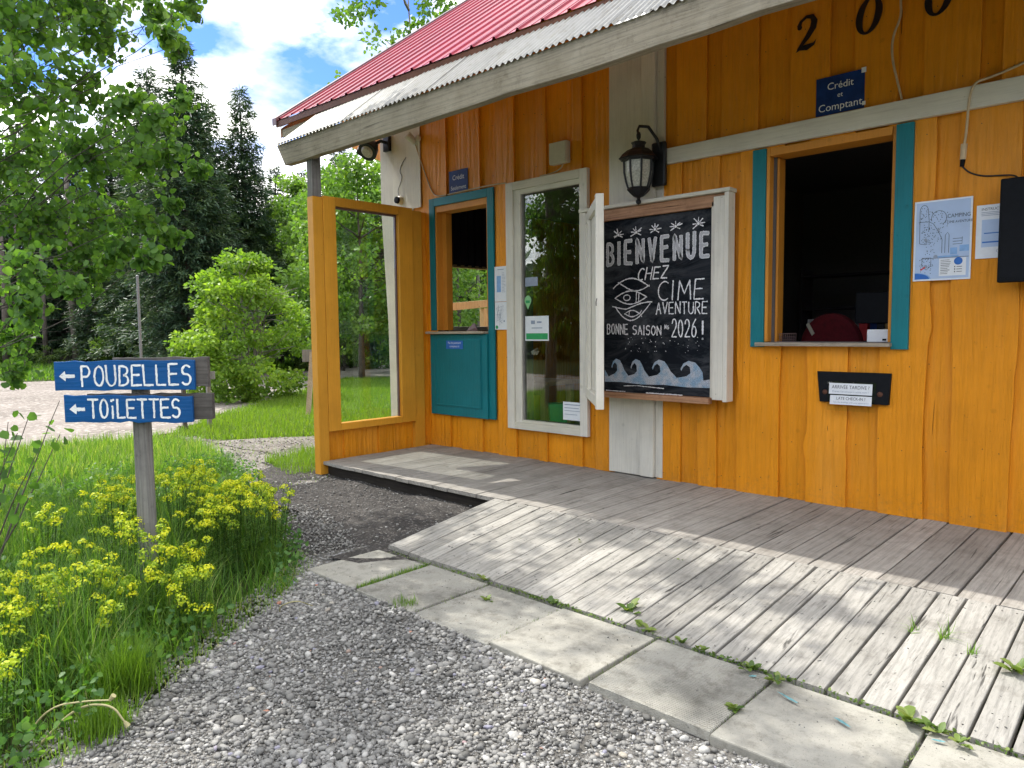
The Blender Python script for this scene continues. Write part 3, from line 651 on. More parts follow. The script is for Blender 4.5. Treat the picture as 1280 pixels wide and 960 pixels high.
# rake trim and soffit boards
def along(y): return ze + sR * (y - ye)
mb = MB(); mb.poly([(xe-.03, ye-.01, ze-.06), (xe-.03, ye+6.2, along(ye+6.2)-.06), (xe-.03, ye+6.2, along(ye+6.2)+.045), (xe-.03, ye-.01, ze+.035)], (.10, 0, 0)); obj('rake_trim', mb, M['trimgrey'], B, .006)
mb = MB(); mb.poly([(xe+.08, ye+.04, ze-.08), (xe+.08, 11, along(11)-.08), (xe+.08, 11, along(11)-.05), (xe+.08, ye+.04, ze-.05)], (10, 0, 0)); obj('roof_deck', mb, M['orange_y'], B)
mb = MB(); mb.poly([(xe+.07, ye+.05, ze-.22), (xe+.07, 11, along(11)-.24), (xe+.07, 11, along(11)-.10), (xe+.07, ye+.05, ze-.10)], (.035, 0, 0)); obj('barge_board', mb, M['brownwood'], B, .004)
bx('lookout', xe+.12, -7.6, 5.02, 5.06, 4.03, 4.13, 'beam')
# gable end wall above, orange soffit seen under the beam
mb = MB(); mb.poly([(-8.27, WY+.05, 4.4), (-8.27, 10.5, 4.4), (-8.27, 10.5, along(10.5)-.1), (-8.27, WY+.05, along(WY)-.1)], (.05, 0, 0)); obj('gable_wall', mb, M['orange'], B)
mb = MB(); mb.poly([(-9.16, 6.2, 4.22), (-7.55, 6.2, 4.22), (-7.3, 4.7, 4.0), (-8.3, 6.0, 3.80)], (0, .03, .03)); 
mb = MB(); mb.poly([(-9.35, 6.30, 4.28), (-8.22, 6.30, 3.77), (-7.9, 6.30, 3.75), (-7.9, 6.30, 5.0), (-9.35, 6.30, 5.0)], (0, .03, 0)); obj('gable_soffit', mb, M['orange'], B)

# ------------------------------------------------------------------ flat lettering tools
class Flat:
    """2D drawing (u right, v up) laid on a plane: origin o, unit vectors U, V, offset along N"""
    def __init__(s, o, U=(1, 0, 0), V=(0, 0, 1), Nn=(0, -1, 0)): s.o, s.U, s.V, s.N = map(lambda a: np.array(a, float), (o, U, V, Nn)); s.mb = MB()
    def P(s, u, v, h=0): return s.o + s.U*u + s.V*v + s.N*h
    def poly(s, pts, h=0): s.mb.add([s.P(u, v, h) for u, v in pts], [tuple(range(len(pts)))]); return s
    def rect(s, u0, v0, u1, v1, h=0): return s.poly([(u0, v0), (u1, v0), (u1, v1), (u0, v1)], h)
    def disc(s, u, v, r, h=0, k=12, ry=None): return s.poly([(u + r*math.cos(2*math.pi*i/k), v + (ry or r)*math.sin(2*math.pi*i/k)) for i in range(k)], h)
    rough = 0; flush = None
    def stroke(s, pts, w, h=0, ws=None, cap=True):
        pts = [np.array(p, float) for p in pts]
        if s.rough and ws is None:
            q_ = []
            for p0, p1 in zip(pts[:-1], pts[1:]):
                k_ = max(1, int(np.linalg.norm(p1 - p0) / .010))
                for i in range(k_): q_.append(p0 + (p1 - p0) * i / k_)
            q_.append(pts[-1]); pts = [p + rng.normal(0, s.rough * .35, 2) for p in q_]; ws = [max(w * .5, w + rng.normal(0, s.rough)) for _ in pts]
        n = len(pts); a = []; b_ = []
        for i, p in enumerate(pts):
            t_ = pts[min(i+1, n-1)] - pts[max(i-1, 0)]; t_ /= np.linalg.norm(t_) + 1e-9; nn = np.array((-t_[1], t_[0])); q = (ws[i] if ws is not None else w) / 2
            if cap and i == 0: p = p - t_*q*.7
            if cap and i == n-1: p = p + t_*q*.7
            a.append(p + nn*q); b_.append(p - nn*q)
        for i in range(n-1): s.mb.add([s.P(*b_[i], h), s.P(*b_[i+1], h), s.P(*a[i+1], h), s.P(*a[i], h)], [(0, 1, 2, 3)])
        if cap:
            for p in (pts[0], pts[-1]): s.disc(p[0], p[1], (w if ws is None else min(ws[0], ws[-1])) * .5, h + .00006, 8)
        return s
    def done(s, name, m, parent): return obj(name, s.mb, M[m], parent)
def arc(cx, cy, rx_, ry_, a0, a1, n=10): return [(cx + rx_*math.cos(R(a0 + (a1-a0)*i/n)), cy + ry_*math.sin(R(a0 + (a1-a0)*i/n))) for i in range(n+1)]
G = {'A': [[(0,0),(.5,1),(1,0)],[(.2,.38),(.8,.38)]], 'B': [[(0,0),(0,1)]+arc(.4,.76,.5,.24,90,-90,8)+arc(.42,.27,.55,.26,90,-90,8)+[(0,0)]],
 'C': [arc(.58,.5,.55,.5,55,305,12)], 'E': [[(.95,1),(0,1),(0,0),(1,0)],[(0,.52),(.8,.52)]], 'G': [arc(.55,.5,.55,.5,50,320,12)+[(1,.42),(.65,.42)]], 'H': [[(0,0),(0,1)],[(1,0),(1,1)],[(0,.5),(1,.5)]],
 'I': [[(.5,0),(.5,1)]], 'i': [[(.5,0),(.5,.62)],[(.32,.93),(.32,.96)],[(.72,.97),(.72,1.0)]], 'L': [[(0,1),(0,0),(.95,0)]], 'M': [[(0,0),(.1,1),(.5,.3),(.9,1),(1,0)]],
 'N': [[(0,0),(0,1),(1,0),(1,1)]], 'O': [arc(.5,.5,.5,.5,90,450,16)], 'P': [[(0,0),(0,1)]+arc(.4,.73,.5,.27,90,-90,8)+[(0,.46)]], 'R': [[(0,0),(0,1)]+arc(.4,.75,.5,.25,90,-90,8)+[(0,.5),(.3,.5),(1,0)]],
 'S': [arc(.52,.75,.46,.25,40,230,8)+arc(.48,.27,.5,.27,70,-140,9)], 'T': [[(.5,0),(.5,1)],[(0,1),(1,1)]], 'U': [[(0,1),(0,.35)]+arc(.5,.35,.5,.35,180,360,8)+[(1,1)]], 'V': [[(0,1),(.5,0),(1,1)]],
 'Z': [[(0,1),(1,1),(0,0),(1,0)]], '2': [arc(.5,.7,.45,.3,170,-30,8)+[(0,0),(1,0)]], '0': [arc(.5,.5,.45,.5,90,450,14)], '6': [[(.8,1),(.3,.7)]+arc(.5,.3,.45,.3,150,510,12)], '!': [[(.5,.3),(.5,1)],[(.5,.0),(.5,.03)]],
 'S2': [], 'n': [[(0,0),(0,.6),(.1,.55),(.5,.62),(.7,.5),(.7,0)]], 't': [[(.4,1),(.4,.1),(.7,0)],[(.1,.65),(.75,.65)]]}
def strokes(F, txt, u, v, hgt_, widths, gap, w, jit=.02, slant=0, h=0, dv=0, outline=None):
    for i, ch in enumerate(txt):
        if ch == ' ': u += gap * 3; continue
        wd = widths if not hasattr(widths, '__len__') else widths[i]
        k = .25 if ch in 'I!i' else 1.
        sc = 1 + rng.normal(0, jit); tl = rng.normal(0, jit * .6)
        for s_ in G[ch]:
            pts = [(u + (x_ * wd * k if k == 1 else (x_ - .5) * wd * .8 + wd * k / 2) + (slant + tl) * y_ * hgt_, v + y_ * hgt_ * sc + rng.normal(0, jit * .15) * hgt_) for x_, y_ in s_]
            F.stroke(pts, w, h)
        u += wd * k + gap; v += dv
        if F.flush and F.mb.v: obj('letter', F.mb, M[F.flush[0]], F.flush[1]); F.mb = MB()
    return u
def font_text(name, txt, size, o, m, parent, U=(1, 0, 0), V=(0, 0, 1), Nn=(0, -1, 0), align='CENTER', xs=1., lift=.001):
    cu = bpy.data.curves.new(name, 'FONT'); cu.body = txt; cu.size = size; cu.align_x = align; cu.resolution_u = 3
    tmp = bpy.data.objects.new(name, cu); me = bpy.data.meshes.new_from_object(tmp)
    bpy.data.objects.remove(tmp); mb = MB(); o, U, V, Nn = map(lambda a: np.array(a, float), (o, U, V, Nn))
    vs = [o + U*q.co.x*xs + V*q.co.y + Nn*lift for q in me.vertices]; mb.add(vs, [tuple(p_.vertices) for p_ in me.polygons]); bpy.data.meshes.remove(me)
    return obj(name, mb, M[m], parent)

# ------------------------------------------------------------------ chalkboard cabinet
CB = thing('chalkboard_case', (-3.8, WY, .8), 'white wooden case holding the black welcome chalkboard', 'chalkboard')
cy = WY - .13
bx('case_side', -3.085, -3.045, WY-.20, WY-.076, .83, 2.69, 'white', CB); bx('case_stile', -3.19, -3.086, WY-.20, WY-.15, .845, 2.66, 'white', CB)
bx('case_stile', -3.225, -3.192, WY-.17, WY-.13, .86, 2.62, 'white', CB)
bx('case_side', -4.66, -4.62, WY-.20, WY-.076, .83, 2.69, 'white', CB); bx('case_top', -4.70, -3.03, WY-.215, WY-.076, 2.692, 2.725, 'white_x', CB)
bx('case_rail', -4.62, -3.087, WY-.17, WY-.13, 2.58, 2.69, 'brownwood', CB); bx('case_rail', -4.62, -3.227, WY-.19, WY-.12, .80, .855, 'brownwood', CB)
bd = bx('board', -4.619, -3.20, WY-.129, WY-.10, .858, 2.579, 'slate', CB)
F = Flat((-4.43, WY-.1305, .86)); Flat.rough = .0022
def put(name, m): 
    global F
    F.done(name, m, CB); F = Flat((-4.43, WY-.1305, .86)); Flat.rough = .0022
ltr = 'BIENVENUE'
u = .02
FI = Flat((-4.43, WY-.1305, .86)); F.U = F.U * .985; FI.U = FI.U * .985
for i, ch in enumerate(ltr):
    wd = .04 if ch == 'I' else .105 - .034
    for s_ in G[ch]:
        pts = [(u + .017 + (x_ * wd if ch != 'I' else 0), 1.262 + .0012*i + rng.normal(0, .003) + .017 + y_ * (.215 + rng.normal(0, .005))) for x_, y_ in s_]; F.stroke(pts, .038 if ch != 'B' else .033, .0); FI.stroke(pts, .027 if ch != 'B' else .022, .0006)
    F.done('letter', 'chalkline', CB); FI.done('letter_fill', 'chalk', CB); F.mb = MB(); FI.mb = MB()
    u += (.04 if ch == 'I' else .105) + .036
F = Flat((-4.43, WY-.1305, .86)); F.flush = ('chalkline', CB)
F.U = F.U*.985
for (cx_, cz_) in ((.17, 1.572), (.385, 1.578), (.60, 1.585), (.83, 1.59), (1.07, 1.592)):
    for q in range(7):
        a = R(90 + (q - 3) * 42 + rng.normal(0, 6)); l_ = rng.uniform(.045, .066); F.stroke([(cx_ + .022*math.cos(a), cz_ + .022*math.sin(a)), (cx_ + l_*1.15*math.cos(a), cz_ + l_*math.sin(a))], .010, .0002)
    F.disc(cx_, cz_, .014, .0004); F.done('chalk_star', 'chalkline', CB); F.mb = MB()
strokes(F, 'CHEZ', .40, 1.108, .115, .064, .026, .013, slant=.2, dv=.003)
strokes(F, 'C', .635, .905, .178, .125, .02, .012, slant=.05); strokes(F, 'I', .79, .905, .178, .06, .02, .012, slant=.05); strokes(F, 'M', .86, .905, .178, .135, .02, .012); strokes(F, 'E', 1.03, .905, .178, .095, .02, .012, slant=.08)
strokes(F, 'AVENTURE', .622, .777, .108, .050, .0205, .011, dv=-.0012)
strokes(F, 'BONNE', .033, .585, .098, .036, .018, .011, dv=-.001); strokes(F, 'SAISON', .348, .580, .088, .044, .019, .011, dv=-.0015)
strokes(F, 'N', .715, .63, .04, .018, .01, .007); strokes(F, 'S', .745, .63, .032, .016, .01, .007)
strokes(F, '2026', .795, .555, .165, .050, .021, .012, dv=.0); strokes(F, '!', 1.118, .535, .17, .05, .02, .018)
# eye and fish drawing
def curve(f, n, w=.011): F.stroke([f(i / n) for i in range(n + 1)], w, .0002)
F.flush = None; lx, lz = .10, .945
curve(lambda t_: (.11 + .43*t_, 1.045 + .088*math.sin(math.pi*min(1, t_*1.02))**.9 + .0*t_), 14); curve(lambda t_: (.17 + .37*t_, 1.075 - .055*math.sin(math.pi*(t_*1.15 - .15)) - .02*t_), 10)
curve(lambda t_: (.13 + .378*t_, lz + .066*math.sin(math.pi*t_)), 12); curve(lambda t_: (.13 + .378*t_, lz - .066*math.sin(math.pi*t_)), 12)
F.stroke(arc(.275, lz, .040, .028, 0, 360, 12), .010); F.stroke([(.39, lz+.045), (.385, lz-.045)], .009); F.stroke([(.42, lz+.04), (.415, lz-.036)], .009)
curve(lambda t_: (.10 + .47*t_, .862 - .035*math.sin(math.pi*t_*1.05) + .045*math.sin(math.pi*max(0, t_-.35)/.65*.8)), 14); curve(lambda t_: (.14 + .41*t_, .85 - .135*math.sin(math.pi*t_**.9) + .03*t_**3), 16)
curve(lambda t_: (.25 + .20*t_, .785 + .033*math.sin(math.pi*min(1, t_*1.15)) - (.03 if t_ > .9 else 0)), 10, .009); curve(lambda t_: (.25 + .20*t_, .785 - .03*math.sin(math.pi*min(1, t_*1.15)) + (.03 if t_ > .9 else 0)), 10, .009)
F.stroke([(.305, .81), (.30, .76)], .008)
put('chalk_drawing', 'chalkline')
# waves
base = [(0.0, .02)] ; 
def wave(x0, w_, h_):
    p0 = [(x0, .115), (x0 + .30*w_, .135), (x0 + .42*w_, .165), (x0 + .40*w_, .19 + h_*.2), (x0 + .30*w_, .15 + h_*.62), (x0 + .20*w_, .13 + h_*.60), (x0 + .14*w_, .12 + h_*.42), (x0 + .115*w_, .12 + h_*.55), (x0 + .2*w_, .13 + h_*.82), (x0 + .36*w_, .13 + h_), (x0 + .56*w_, .13 + h_*.9), (x0 + .68*w_, .13 + h_*.62), (x0 + .78*w_, .13 + h_*.3), (x0 + w_, .115)]
    return p0
import bmesh as _bm
def fillpoly(F, pts, h):
    bm = _bm.new(); f = bm.faces.new([bm.verts.new((a, b_, 0)) for a, b_ in pts]); r_ = _bm.ops.triangulate(bm, faces=[f], ngon_method='EAR_CLIP')
    bm.verts.index_update(); F.mb.add([F.P(v.co.x, v.co.y, h) for v in bm.verts], [tuple(v.index for v in f_.verts) for f_ in bm.faces]); bm.free()
top_ = [(0, .17), (.05, .10)] + wave(.06, .24, .155)[1:] + wave(.30, .25, .155)[1:] + wave(.55, .32, .155)[1:] + wave(.87, .36, .15)[1:-1] + [(1.16, .10), (1.26, .12)]
top_ = [(a_ * .965, b_ + .05) for a_, b_ in top_]; fillpoly(F, top_ + [(1.215, .085), (.95, .08), (.7, .092), (.45, .085), (.2, .10), (0, .095)], .0)
put('chalk_waves', 'chalkblue')
F.stroke([(.24, .062), (.4, .070), (.7, .056)], .006); F.stroke([(.02, .006), (.25, .006)], .008); F.stroke([(.5, .004), (.9, .003)], .010)
for i in range(46): q = rng.uniform((.25, .40), (1.1, .56)); F.disc(q[0], q[1], rng.uniform(.002, .0055), .0001, 6)
F.done('chalk_smears', 'chalkline', CB)['kind'] = 'stuff'
Flat.rough = 0
# the opened cover leaf, seen edge on
A0, A1 = np.array((-4.60, 6.02)), np.array((-3.79, 5.14)); d = (A1 - A0) / np.linalg.norm(A1 - A0); nn = np.array((-d[1], d[0]))
LF = thing('chalkboard_shutter', (-4.2, 5.6, .8), 'narrow white shutter leaf hinged open at the left of the chalkboard', 'shutter')
def leafbox(name, s0, s1, z0, z1, th, m='white', off=0.):
    a, b_ = A0 + d*s0 + nn*off, A0 + d*s1 + nn*off; mb = MB(); mb.quadbox((a[0], a[1], (z0+z1)/2), (b_[0], b_[1], (z0+z1)/2), (0, 0, (z1-z0)/2), (nn[0]*th/2, nn[1]*th/2, 0)); obj(name, mb, M[m], LF, .004)
Lw = np.linalg.norm(A1 - A0)
leafbox('stile', Lw-.09, Lw, .79, 2.66, .07); leafbox('stile', 0, .09, .79, 2.66, .05); leafbox('rail', .091, Lw-.091, 2.56, 2.65, .05); leafbox('rail', .091, Lw-.091, .80, .90, .05)
leafbox('panel', .091, Lw-.091, .901, 2.559, .012, 'white', .012); leafbox('slat', .3, .38, .901, 2.559, .03, 'white', -.012)
mb = MB(); q = A1 + nn * 0; 
mb.tube([(A1[0]-.02, A1[1]-.028, 1.70), (A1[0]-.005, A1[1]-.05, 1.73), (A1[0]+.004, A1[1]-.05, 1.76)], .004, 6); obj('hook', mb, M['blackmetal'], LF)

# ------------------------------------------------------------------ wall lantern
LN = thing('wall_lantern', (-3.78, WY-.07, 2.9), 'black wall lantern with frosted panes on the white column', 'lantern')
lx, ly = -3.94, WY - .26
bp = bx('back_plate', -3.89, -3.735, WY-.125, WY-.076, 2.85, 3.265, 'blackmetal', LN, .018)
mb = MB(); mb.tube([(-3.79, WY-.11, 3.16), (-3.80, WY-.16, 3.28), (-3.86, WY-.22, 3.395), (lx-.0, ly+.01, 3.41), (lx-.012, ly, 3.37), (lx, ly, 3.33)], [.015]*4 + [.012, .014], 8); obj('scroll_arm', mb, M['blackmetal'], LN, smooth=True)
mb = MB(); mb.lathe((lx, ly, 0), [(.003, 3.36), (.014, 3.35), (.022, 3.33), (.020, 3.30), (.008, 3.28), (.012, 3.27)], 12); obj('finial', mb, M['blackmetal'], LN, smooth=True)
mb = MB(); mb.lathe((lx, ly, 0), [(q_*1.3, z_) for q_, z_ in [(.012, 3.275), (.045, 3.262), (.058, 3.255), (.046, 3.232), (.048, 3.205), (.085, 3.185), (.118, 3.15), (.14, 3.115), (.148, 3.105), (.128, 3.098), (.118, 3.08), (.05, 3.08)]], 8); obj('cap', mb, M['blackmetal'], LN)
mb = MB(); mb.lathe((lx, ly, 0), [(.132, 3.078), (.130, 2.98), (.112, 2.89), (.092, 2.83), (.088, 2.825)], 8); obj('glass_pane', mb, M['frost'], LN)
for j in range(8):
    a = 2*math.pi*j/8; mb = MB(); mb.tube([(lx + r_*math.cos(a), ly + r_*math.sin(a), z) for r_, z in ((.140, 3.085), (.137, 2.98), (.119, 2.89), (.097, 2.825))], .0105, 5); obj('rib', mb, M['blackmetal'], LN)
mb = MB(); mb.lathe((lx, ly, 0), [(q_*1.28, z_) for q_, z_ in [(.082, 2.832), (.088, 2.815), (.066, 2.785), (.04, 2.755), (.014, 2.74), (.012, 2.728), (.021, 2.71), (.018, 2.69), (.003, 2.675)]], 8); obj('base_cup', mb, M['blackmetal'], LN)

# ------------------------------------------------------------------ signs on the wall
def papersign(name, label, cat, x0, x1, z0, z1, m, tilt=0, y=WY-.026, th=.004):
    cx_, cz_ = (x0+x1)/2, (z0+z1)/2; t_ = thing(name, (cx_, y, cz_), label, cat)
    c_, s_ = math.cos(tilt), math.sin(tilt); U = np.array((c_, 0, s_)); V = np.array((-s_, 0, c_)); w, h = (x1-x0)/2, (z1-z0)/2; o = np.array((cx_, y, cz_))
    mb = MB(); mb.poly([o - U*w - V*h, o + U*w - V*h, o + U*w + V*h, o - U*w + V*h][::1], (0, th, 0)); obj('sheet' if m in ('paper', 'paleblue') else 'panel', mb, M[m], t_)
    F_ = Flat(o - U*w - V*h, U, V, (0, -1, 0)); F_.w, F_.h = 2*w, 2*h; return t_, F_, U, V
t1, F1, U, V = papersign('payment_sign', 'blue plastic sign reading Crédit et Comptant above the rail', 'sign', -2.365, -1.99, 3.215, 3.515, 'navy', .0, WY-.040)
for s_, z_, q in (('Crédit', .195, .078), ('et', .125, .055), ('Comptant', .030, .083)): font_text('lettering', s_, q, F1.P(.19, z_), 'print', t1)
for (a, b_, c_, d_) in ((.35, .27, .385, .31), (.36, .02, .385, .05)): F1.rect(a, b_, c_, d_, .0015)
F1.done('torn_corner', 'print', t1)
t2, F2, U, V = papersign('payment_sign', 'small blue sign reading Crédit Seulement over the teal hatch', 'sign', -6.875, -6.535, 3.195, 3.465, 'navy', .0, WY-.040)
font_text('lettering', 'Crédit', .085, F2.P(.17, .155), 'print', t2, xs=.95); font_text('lettering', 'Seulement', .072, F2.P(.17, .035), 'print', t2, xs=.9)
t3, F3, U, V = papersign('notice', 'blue notice stuck at the top of the teal hatch flap', 'notice', -6.93, -6.62, 1.265, 1.375, 'blueprint', 0, WY-.086, .002)
font_text('lettering', 'Pas de paiement', .036, F3.P(.155, .065), 'print', t3); font_text('lettering', 'comptant ici', .036, F3.P(.155, .022), 'print', t3)
# house number
for ch, (x0, z0, name) in (('2', (-2.545, 3.77, 'a')), ('0', (-2.07, 3.77, 'b')), ('0', (-1.585, 3.77, 'c'))):
    lab = {'a': 'black numeral 2 on the upper wall', 'b': 'black numeral 0 next to the 2, on the upper wall', 'c': 'black numeral 0 cut by the top of the picture, rightmost of the number'}[name]
    t_ = thing('house_number', (x0 + .1, WY-.037, z0), lab, 'number', 'black numerals on the upper wall')
    F_ = Flat((x0, WY-.037, z0)); hh, ww = .28, .19
    if ch == '0':
        n = 28; mb = MB(); o_, i_ = [], []
        for q in range(n):
            a = 2*math.pi*q/n; o_.append((.10 + .095*math.cos(a) + .04*math.sin(a)*.5, .14 + .14*math.sin(a))); i_.append((.10 + .043*math.cos(a) + .04*math.sin(a)*.5, .14 + .123*math.sin(a)))
        for q in range(n):
            r_ = (q+1) % n; A_ = [F_.P(*o_[q], .008), F_.P(*o_[r_], .008), F_.P(*i_[r_], .008), F_.P(*i_[q], .008), F_.P(*o_[q], 0), F_.P(*o_[r_], 0), F_.P(*i_[r_], 0), F_.P(*i_[q], 0)]
            mb.add(A_, [(0, 1, 2, 3), (0, 4, 5, 1), (3, 2, 6, 7)])
        obj('numeral', mb, M['black_num'], t_)
    else:
        P_ = [(.03, .20), (.045, .24), (.09, .268), (.135, .26), (.155, .22), (.145, .17), (.10, .105), (.05, .05), (.02, .018)]; W_ = [.04, .026, .026, .04, .054, .054, .043, .028, .016]
        F_.stroke(P_, .03, .008, W_, cap=False); F_.disc(.036, .195, .02, .0081); F_.poly([(.005, .0), (.04, .012), (.10, .0), (.16, .03), (.175, .075), (.15, .05), (.10, .048), (.03, .042)], .0082)
        F_.mb.box(x0+.05, x0+.09, WY-.034, WY-.024, z0+.02, z0+.04); F_.done('numeral', 'black_num', t_)
# campsite map poster
t4, F4, U, V = papersign('map_poster', 'large pale blue campsite map poster right of the teal window trim', 'poster', -1.605, -1.225, 1.835, 2.43, 'paper', .0, WY-.040)
w, h = F4.w, F4.h; K = lambda m_, n_='map_print': (F4.done(n_, m_, t4).__setitem__('kind', 'stuff'), F4.__setattr__('mb', MB()))
F4.rect(.012, .012, w-.012, h-.012, .0006); K('paleblue')
F4.rect(.012, .012, w-.012, .05, .0004)
F4.mb = MB()
F4.poly([(.012, .012)] + arc(.012, .012, .11, .05, 0, 90, 8), .0010); F4.disc(.30, .135, .028, .0016, 20); F4.rect(.245, .185, .29, .235, .0010); F4.rect(.305, .205, .365, .250, .0010)
F4.rect(.14, .168, .30, .18, .0010); K('midblue')
F4.disc(.30, .135, .027, .0020, 20); F4.poly([(.012, .012)] + arc(.012, .012, .10, .045, 0, 90, 8), .0014); K('blueprint')
F4.rect(.175, .03, .35, .16, .0012); K('paper')
F4.disc(.30, .135, .028, .0026, 20); K('blueprint')
for pts in ([(.04, .28)] + arc(.065, .52, .028, .045, 180, 0, 8) + [(.10, .45), (.10, .37)], [(.03, .44), (.10, .44), (.13, .42), (.165, .36), (.19, .3), (.19, .2)], arc(.165, .46, .05, .055, -60, 200, 12), [(.04, .28), (.08, .27), (.09, .3)], [(.06, .17), (.12, .17), (.12, .11), (.09, .08), (.06, .11), (.06, .17)], [(.21, .2), (.21, .33), (.225, .35), (.235, .33), (.235, .2)], [(.26, .26), (.32, .26), (.32, .31)], [(.26, .28), (.32, .28)], [(.26, .3), (.32, .3)], [(.06, .165), (.365, .165)]): F4.stroke(pts, .0032, .0016, cap=False)
K('darkprint', 'map_lines')
def dots(cx_, cz_, rx_, rz_, n):
    for i in range(n):
        q = rng.uniform(-1, 1, 2); F4.rect(cx_+q[0]*rx_-.0025, cz_+q[1]*rz_-.0025, cx_+q[0]*rx_+.0025, cz_+q[1]*rz_+.0025, .0018)
dots(.07, .42, .035, .13, 46); dots(.165, .45, .06, .06, 40); dots(.13, .33, .06, .06, 40); dots(.11, .25, .03, .06, 22); dots(.09, .11, .045, .06, 36); K('darkprint', 'map_dots')
F4.disc(.08, .305, .012, .0022, 10); F4.disc(.085, .105, .014, .0022, 10); F4.disc(.165, .375, .010, .0022, 10); F4.disc(.15, .175, .015, .0022, 10); K('greyprint')
F4.stroke([(.055, .083), (.078, .10)], .010, .0028); K('redprint')
font_text('lettering', 'CAMPING', .040, F4.P(.295, .455), 'darkprint', t4, xs=.85, lift=.002); font_text('lettering', 'CIME AVENTURE', .026, F4.P(.30, .415), 'darkprint', t4, xs=.85, lift=.002)
for i in range(9):
    if i in (3, 6): F4.rect(.185, .145-i*.0125, .245, .149-i*.0125, .0020)
    else: F4.rect(.185, .145-i*.0125, rng.uniform(.23, .262), .148-i*.0125, .0020)
for i in range(3): F4.rect(.275, .09-i*.018, .282, .099-i*.018, .002); F4.rect(.29, .092-i*.018, .325, .096-i*.018, .002)
K('darkprint', 'small_print')
# instructions sheet
t5, F5, U, V = papersign('instruction_sheet', 'white instruction sheet between the map poster and the black screen', 'notice', -1.20, -.985, 1.975, 2.355, 'paper', .0, WY-.040)
font_text('lettering', 'INSTRUCTIONS', .027, F5.P(.12, .34), 'darkprint', t5, xs=.95)
F5.rect(.035, .08, .155, .275, .001); F5.done('print_block', 'paleblue', t5); F5.mb = MB(); F5.rect(.04, .11, .15, .12, .0015); F5.rect(.05, .175, .14, .182, .0015); F5.done('print_bar', 'blueprint', t5); F5.mb = MB()
for i in range(3): F5.rect(.03, .325-i*.011, .19, .329-i*.011, .001)
for i in range(9): F5.rect(.165, .25-i*.015, .195, .253-i*.015, .001)
F5.stroke(arc(.14, .05, .011, .011, 0, 360, 10), .0025, .001, cap=False); F5.rect(.16, .046, .20, .053, .001); F5.done('small_print', 'greyprint', t5)
# two sheets left of the tall window
for nm, lab, z0, z1 in (('notice_sheet', 'white sheet with a blue block, left of the tall white window', 1.83, 2.24), ('notice_sheet', 'white sheet with a grey drawing, under the blue block sheet by the tall window', 1.50, 1.825)):
    t_, F_, U, V = papersign('notice_sheet', lab, 'notice', -6.085, -5.885, z0, z1, 'paper', 0, WY-.053)
    if z0 > 1.7:
        F_.rect(.035, .11, .105, .30, .001); F_.done('print_block', 'midblue', t_); F_.mb = MB(); F_.rect(.05, .37, .15, .378, .001)
        for i in range(14): F_.rect(.12, .33-i*.017, rng.uniform(.155, .185), .334-i*.017, .001)
        F_.done('small_print', 'greyprint', t_)
    else:
        for q in range(9): F_.stroke([(.02 + rng.uniform(0, .14), .03 + rng.uniform(0, .26)) for _ in range(4)], .003, .001, cap=False)
        F_.disc(.15, .10, .012, .001); F_.done('drawing', 'greyprint', t_); F_.mb = MB(); F_.disc(.03, .03, .022, .0012); F_.done('print_corner', 'green', t_)
# late arrival box
t6 = thing('arrival_mailbox', (-2.0, WY-.03, .87), 'black angled leaflet pocket under the big window with late check-in labels', 'mailbox')
mb = MB(); mb.add([(-2.31, WY-.042, 1.125), (-1.735, WY-.042, 1.125), (-1.745, WY-.07, .875), (-2.275, WY-.07, .875), (-2.31, WY-.023, 1.125), (-1.735, WY-.023, 1.125), (-1.745, WY-.023, .875), (-2.275, WY-.023, .875)], [(0, 3, 2, 1), (0, 4, 7, 3), (1, 2, 6, 5), (3, 7, 6, 2), (0, 1, 5, 4)]); obj('pocket', mb, M['black'], t6, .004)
for xx in (-2.235, -1.81): mb = MB(); mb.lathe((xx, WY-.060, .955), [(.02, -.008), (.024, -.002), (.018, .004), (.006, .007)], 12, axis=1); mb.v = [(a, 2*(WY-.06)-b_, c_) for a, b_, c_ in mb.v]; obj('washer', mb, M['copper'], t6, smooth=True)
F6 = Flat((-2.20, WY-.062, .98), V=(0, -.145, .989), Nn=(0, -.989, -.145)); F6 = Flat((-2.20, WY-.080, .84), V=(0, .10, .995), Nn=(0, -.995, .1))
F6.rect(-.01, -.03, .36, .21, 0); F6.done('clear_sleeve', 'clearplastic', t6); F6.mb = MB(); F6.rect(.0, .105, .335, .195, .002); F6.rect(.012, .02, .335, .095, .002); F6.done('label_card', 'paper', t6)
font_text('lettering', 'ARRIVÉE TARDIVE ?', .040, F6.P(.168, .15, .002), 'darkprint', t6, V=F6.V, Nn=F6.N, xs=.85); font_text('lettering', 'LATE CHECK-IN ?', .034, F6.P(.175, .060, .002), 'darkprint', t6, V=F6.V, Nn=F6.N, xs=.85)
font_text('lettering', 'Prenez l\'enveloppe à votre nom !', .022, F6.P(.168, .120, .002), 'greyprint', t6, V=F6.V, Nn=F6.N, xs=.95); font_text('lettering', 'Take the envelope with your name on it !', .018, F6.P(.175, .034, .002), 'greyprint', t6, V=F6.V, Nn=F6.N, xs=.92)
# screen at the right edge
t7 = thing('outdoor_screen', (-.7, WY-.1, 1.75), 'black flat screen at the right edge of the picture', 'screen')
bx('casing', -1.035, .1, WY-.20, WY-.13, 1.79, 2.50, 'black', t7, .01); bx('display', -1.015, .08, WY-.204, WY-.2005, 1.815, 2.48, 'black', t7, 0); bx('wall_bracket', -.8, -.3, WY-.129, WY-.026, 1.95, 2.3, 'blackmetal', t7)
